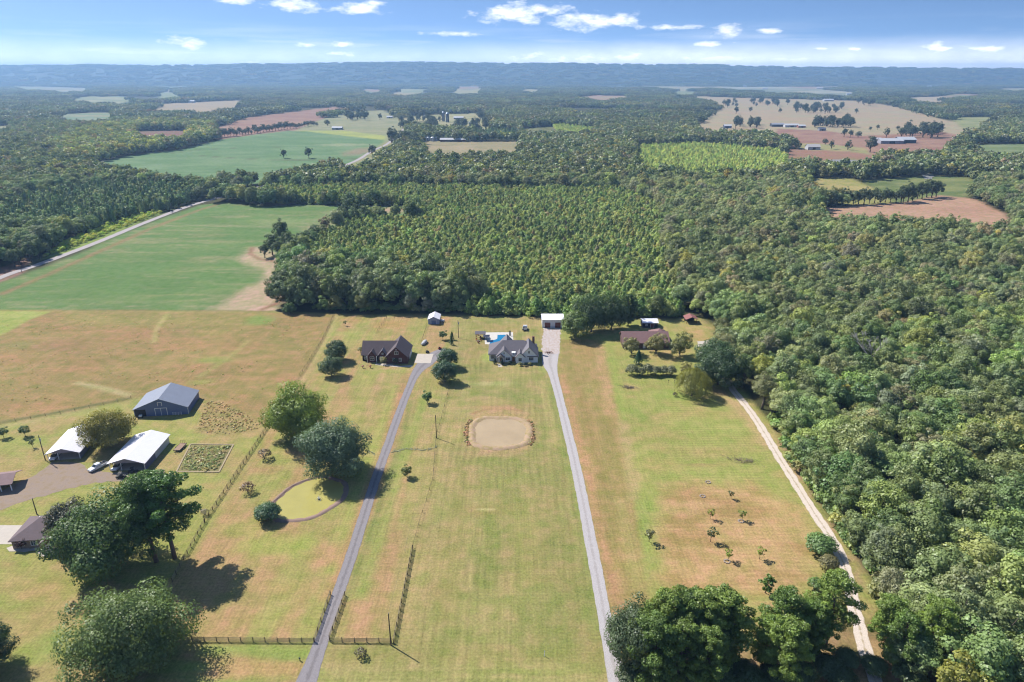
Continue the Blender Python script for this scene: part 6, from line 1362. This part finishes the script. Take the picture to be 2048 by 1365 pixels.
# garden plot
gw = [(353, 944), (381, 889), (467, 890), (438, 945)]
sheet('garden_soil', gw, .02, mat('garden soil', alb(168, 152, 104), .95, .25, 1.0, .4, 6, col2=alb(150, 150, 90)), 'fenced garden plot of dry weeds beside the trailer', .1, 1.0)
gwg = [Vector(p) for p in GP(gw)]
gb = thing('garden_border', 'pale timber border round the garden plot', 'border', (gwg[0].x, gwg[0].y, 0))
for i in range(4):
    a = gwg[i] - gwg[0]; b = gwg[(i + 1) % 4] - gwg[0]; d = (b - a).normalized(); nn = Vector((-d.y, d.x)) * .22
    MB().add([(a.x - nn.x, a.y - nn.y, .03), (b.x - nn.x, b.y - nn.y, .03), (b.x + nn.x, b.y + nn.y, .03), (a.x + nn.x, a.y + nn.y, .03), (a.x - nn.x, a.y - nn.y, .16 + i * .004), (b.x - nn.x, b.y - nn.y, .16 + i * .004), (b.x + nn.x, b.y + nn.y, .16 + i * .004), (a.x + nn.x, a.y + nn.y, .16 + i * .004)],
             [(0, 1, 2, 3), (7, 6, 5, 4), (0, 4, 5, 1), (1, 5, 6, 2), (2, 6, 7, 3), (3, 7, 4, 0)]).build('timber', mat('pale timber', alb(206, 186, 152), .9, .15, 2), gb)
def field_pts(poly_px, s, world=False):
    w = poly_px if world else GP(poly_px); xs = [p[0] for p in w]; ys = [p[1] for p in w]; x, y = jitter_grid(min(xs), max(xs), min(ys), max(ys), s); m = inside(w, x, y); return x[m], y[m]
x, y = field_pts([(358, 940), (384, 893), (460, 893), (434, 941)], .95); n = len(x); s = .7 + 1.5 * fbm(x / 3, y / 3, 9) * rng.random(n)
scatter('garden_weeds', 'tuft', np.stack([x, y, 0 * x + .02], 1), np.stack([s * 1.3, s * 1.3, s], 1), tints(n, [(134, 134, 82), (146, 138, 92), (112, 122, 70)], [3, 2, 2], .07), 'dry weeds filling the garden plot', 'weeds')
x, y = field_pts([(412, 803), (440, 803), (536, 852), (460, 870), (392, 864), (400, 838)], 1.3); n = len(x); s = .5 + 1.1 * fbm(x / 4, y / 4, 19) * rng.random(n)
X_, Y_ = [x], [y]; S_ = [s]; C_ = [tints(n, [(150, 132, 86), (158, 134, 94), (132, 128, 76)], [3, 2, 2], .07)]
x, y = field_pts([(-60, 640), (0, 630), (660, 634), (640, 680), (598, 750), (545, 840), (440, 790), (300, 780), (150, 816), (0, 840), (-60, 850)], 2.0); k = rng.random(len(x)) < .8 * np.clip(fbm(x / 12, y / 12, 29) - .38, 0, 1); x, y = x[k], y[k]; n = len(x)
X_.append(x); Y_.append(y); S_.append(.3 + .5 * rng.random(n)); C_.append(tints(n, [(164, 140, 90), (150, 140, 84), (128, 140, 70), (170, 136, 96)], [3, 3, 3, 2]))
x, y = jitter_grid(c1[0] - 14, c1[0] + 14, c1[1] - 15, c1[1] + 15, .5); dx = np.abs(x - c1[0]); dy = np.abs(y - c1[1]); q = ((dx / 11.2) ** 3.2 + (dy / 12.0) ** 3.2) ** (1 / 3.2)
k = (q > .97) & (q < np.where(x < c1[0], 1.1, 1.06)) & (dx > 9.9) & (dy < 9) & (rng.random(x.size) < .8); x, y = x[k], y[k]; n = len(x)
X_.append(x); Y_.append(y); S_.append(.4 + .8 * rng.random(n)); C_.append(tints(n, [(150, 118, 84), (130, 112, 76), (120, 124, 76), (160, 122, 92)], [3, 3, 2, 2]))
x = np.concatenate(X_); y = np.concatenate(Y_); s = np.concatenate(S_)
scatter('rough_grass', 'tuft', np.stack([x, y, 0 * x], 1), np.stack([s * 1.2, s * 1.2, s], 1), np.concatenate(C_), 'rough dry grass tufts in the pasture and on the pond banks', 'grass')
# scrub along wood edges
X_, Y_ = [], []
for pts, w_ in (([(640, 624), (800, 626), (930, 628), (1130, 632)], 5), ([(1545, 845), (1590, 925), (1640, 1005), (1690, 1080), (1750, 1175), (1800, 1260)], 7)):
    g = smooth_line([Vector((*p, 0)) for p in GP(pts)], 1.1)
    for p in g:
        for _ in range(2): X_.append(p.x + rng.normal() * w_ * .35 + w_ * .4 * (1 if pts[0][0] == 1545 else 0)); Y_.append(p.y + rng.normal() * w_ * .3 + (w_ * .8 if pts[0][0] in (640, 100, 215) else 0))
x = np.array(X_); y = np.array(Y_); k = ~near_line(TRACK_PX, x, y, 2.4) & ~near_line(ROAD_PX, x, y, 4.0); x, y = x[k], y[k]; s = .6 + .9 * rng.random(len(x))
xw, yw = field_pts(WEEDS, 2.6); k = ~near_line(ROAD_PX, xw, yw, 8); xw, yw = xw[k], yw[k]; xs = np.r_[x, xw]; ys = np.r_[y, yw]; ss = np.r_[s, .5 + .6 * rng.random(len(xw))]
tn = np.concatenate([tints(len(x), [(116, 134, 74), (96, 116, 66), (134, 138, 86)], [3, 3, 1]), tints(len(xw), [(160, 176, 70), (140, 160, 66)], [2, 1])])
scatter('edge_scrub', 'bush', np.stack([xs, ys, 0 * xs], 1), np.stack([ss, ss, ss], 1), tn, 'scrub along the edges of the woods and the country road', 'scrub')

# ------------------------------------------------------------------ far farms
def far_bld(px, py, w, d_, e, r_, rc, wc, label, axis='x', rz_=0.0, cat='farm building', name='farm_building', dr=True):
    x, y = G(px, py); o = thing(name, label, cat, (x, y, 0), rz_)
    gable(o, -w / 2, w / 2, 0, d_, e, r_, axis, mat('far wall %d %d %d' % wc, alb(*wc), .8, .06, .2), mat('far roof %d %d %d' % rc, alb(*rc), .6, .06, .2), .6, .25)
    if dr: MB().box(-w * .12, w * .12, -.12, 0, .05, e * .8).build('door', DARK, o)
    return o
WR, GRY, RW = (236, 238, 244), (170, 176, 186), (150, 110, 104)
far_bld(906, 284, 47, 14, 3.6, 6.0, (232, 232, 238), (120, 80, 76), 'long white-roofed poultry house at the far farm')
far_bld(1052, 283, 16, 9, 3.2, 5, WR, GRY, 'white-roofed shed at the right end of the far farmyard')
far_bld(674, 260, 22, 12, 4, 6.5, WR, GRY, 'lone white barn in the pale pasture before the farm')
far_bld(855, 272, 18, 12, 4, 7, (200, 206, 216), WR, 'pale farm house left of the poultry house')
far_bld(779, 237, 16, 10, 3.5, 6, WR, WR, 'small white building left of the silos among trees')
far_bld(852, 236, 15, 10, 3.5, 6, WR, WR, 'small white building nearer the silos')
far_bld(917, 239, 26, 14, 4, 7, WR, GRY, 'white-roofed barn right of the silos')
far_bld(946, 250, 20, 12, 4, 6.5, (214, 220, 230), WR, 'white barn below the right side of the silos')
far_bld(893, 265, 14, 9, 3.2, 5, WR, GRY, 'small white shed above the poultry house')
far_bld(811, 222, 12, 9, 3.5, 6, WR, WR, 'tiny white house beyond the pasture trees')
far_bld(840, 196, 30, 16, 5, 8, WR, WR, 'white speck of a building in the distant wood')
far_bld(1556, 254, 28, 16, 5, 8, (186, 190, 200), (90, 96, 104), 'dark grey barn in the tan far pasture')
far_bld(1584, 255, 32, 14, 4.5, 7.5, WR, WR, 'long white barn right of the grey barn in the tan pasture')
far_bld(1604, 256, 16, 12, 4, 6.5, WR, (186, 130, 120), 'small white shed at the end of the long white barn')
far_bld(1456, 257, 16, 12, 5, 8, WR, (120, 132, 176), 'white house half hidden at the wood edge by the tan pasture')
far_bld(1645, 262, 14, 10, 4, 6.5, (120, 120, 130), GRY, 'dark house under the trees of the tan pasture')
far_bld(1756, 284, 14, 12, 4, 6.5, WR, WR, 'white shed at the left of the brown field farmstead')
far_bld(1784, 288, 40, 18, 5, 8.5, WR, (200, 200, 210), 'wide white barn of the brown field farmstead')
far_bld(1815, 287, 30, 22, 6, 10, (226, 230, 238), (104, 112, 130), 'tall pale barn at the right of the brown field farmstead')
far_bld(1628, 300, 20, 13, 4.5, 8, (226, 222, 220), WR, 'white house on the lawn between the brown fields')
far_bld(1568, 303, 16, 8, 3, 4.5, WR, WR, 'low white shed at the wood corner before the brown field')
for i, (px, py) in enumerate(((1636, 200), (1658, 203), (1742, 184), (1700, 190), (1732, 179), (1812, 188), (1870, 184), (1935, 186), (1640, 178), (1860, 174), (1430, 172), (1460, 173), (1490, 174), (1530, 179), (160, 171), (380, 206), (1043, 164), (990, 165))):
    far_bld(px, py, 34 + 10 * (i % 3), 18, 6, 10, WR if i % 3 else (200, 206, 220), WR, 'tiny white building in the hazy far valley', dr=False).__setitem__('group', 'tiny white buildings of the far valley')
SILO = mat('silo concrete', (.10, .11, .13), .7, .15, .3, stripe=('Z', .8, .2)); DOME = mat('silo dome', (.5, .52, .56), .35, metal=.4)
for (px, py, r_, h_, lb) in ((887, 243, 3.6, 21, 'left tower silo of the far farm'), (895, 245, 4.2, 20, 'right tower silo of the far farm')):
    o = thing('tower_silo', lb, 'silo', (*G(px, py), 0)); MB().cyl(0, 0, 0, h_, r_, 18).build('wall', SILO, o)
    MB().tube([(0, 0, h_), (0, 0, h_ + r_ * .4), (0, 0, h_ + r_ * .75), (0, 0, h_ + r_)], [r_, r_ * .9, r_ * .6, .1], 18).build('dome', DOME, o); MB().box(-.5, .5, -r_ - .6, -r_ + .05, 0, h_).build('chute', DOME, o)
BIN = mat('galvanised bin', (.42, .45, .52), .4, .06, .5, metal=.5, stripe=('Z', 1.2, .15))
for i, px in enumerate((843, 850, 857, 865, 873)):
    o = thing('grain_bin', 'galvanised grain bin at the far farm, %s in the row' % ('leftmost', 'second', 'third', 'fourth', 'rightmost')[i], 'grain bin', (*G(px, 282 + (i % 2)), 0)); MB().cyl(0, 0, 0, 6, 3.6, 16).build('wall', BIN, o); MB().cyl(0, 0, 6, 8.2, 3.75, 16, .4).build('roof', DOME, o)
# pond stakes, mailbox, small yard pieces at the front
o = thing('marker_post', 'white marker post near the lower end of the middle lawn', 'post', (*G(1089, 1313), 0)); MB().cyl(0, 0, 0, 1.5, .06, 6).build('post', WHITE, o); MB().box(-.1, .1, -.03, .03, 1.2, 1.5).build('cap', WHITE, o)
o = thing('hydrant', 'dark yard hydrant beside the lower end of the dark drive', 'hydrant', (*G(600, 1322), 0)); MB().cyl(0, 0, 0, .9, .1, 8).build('barrel', mat('green iron', (.03, .06, .05), .6), o); MB().box(-.2, .2, -.06, .06, .6, .75).build('spout', mat('green iron', (.03, .06, .05), .6), o)
for i, (px, py) in enumerate(((1346, 787), (1358, 787))):
    o = thing('yard_stake', ['dark yard stake left of the willow, left one', 'dark yard stake left of the willow, right one'][i], 'stake', (*G(px - 9, py - 20), 0)); MB().cyl(0, 0, 0, 1.4, .05, 6).build('stake', SHUT, o); MB().box(-.2, .2, -.03, .03, 1.1, 1.3).build('crossbar', SHUT, o)
build_haze()
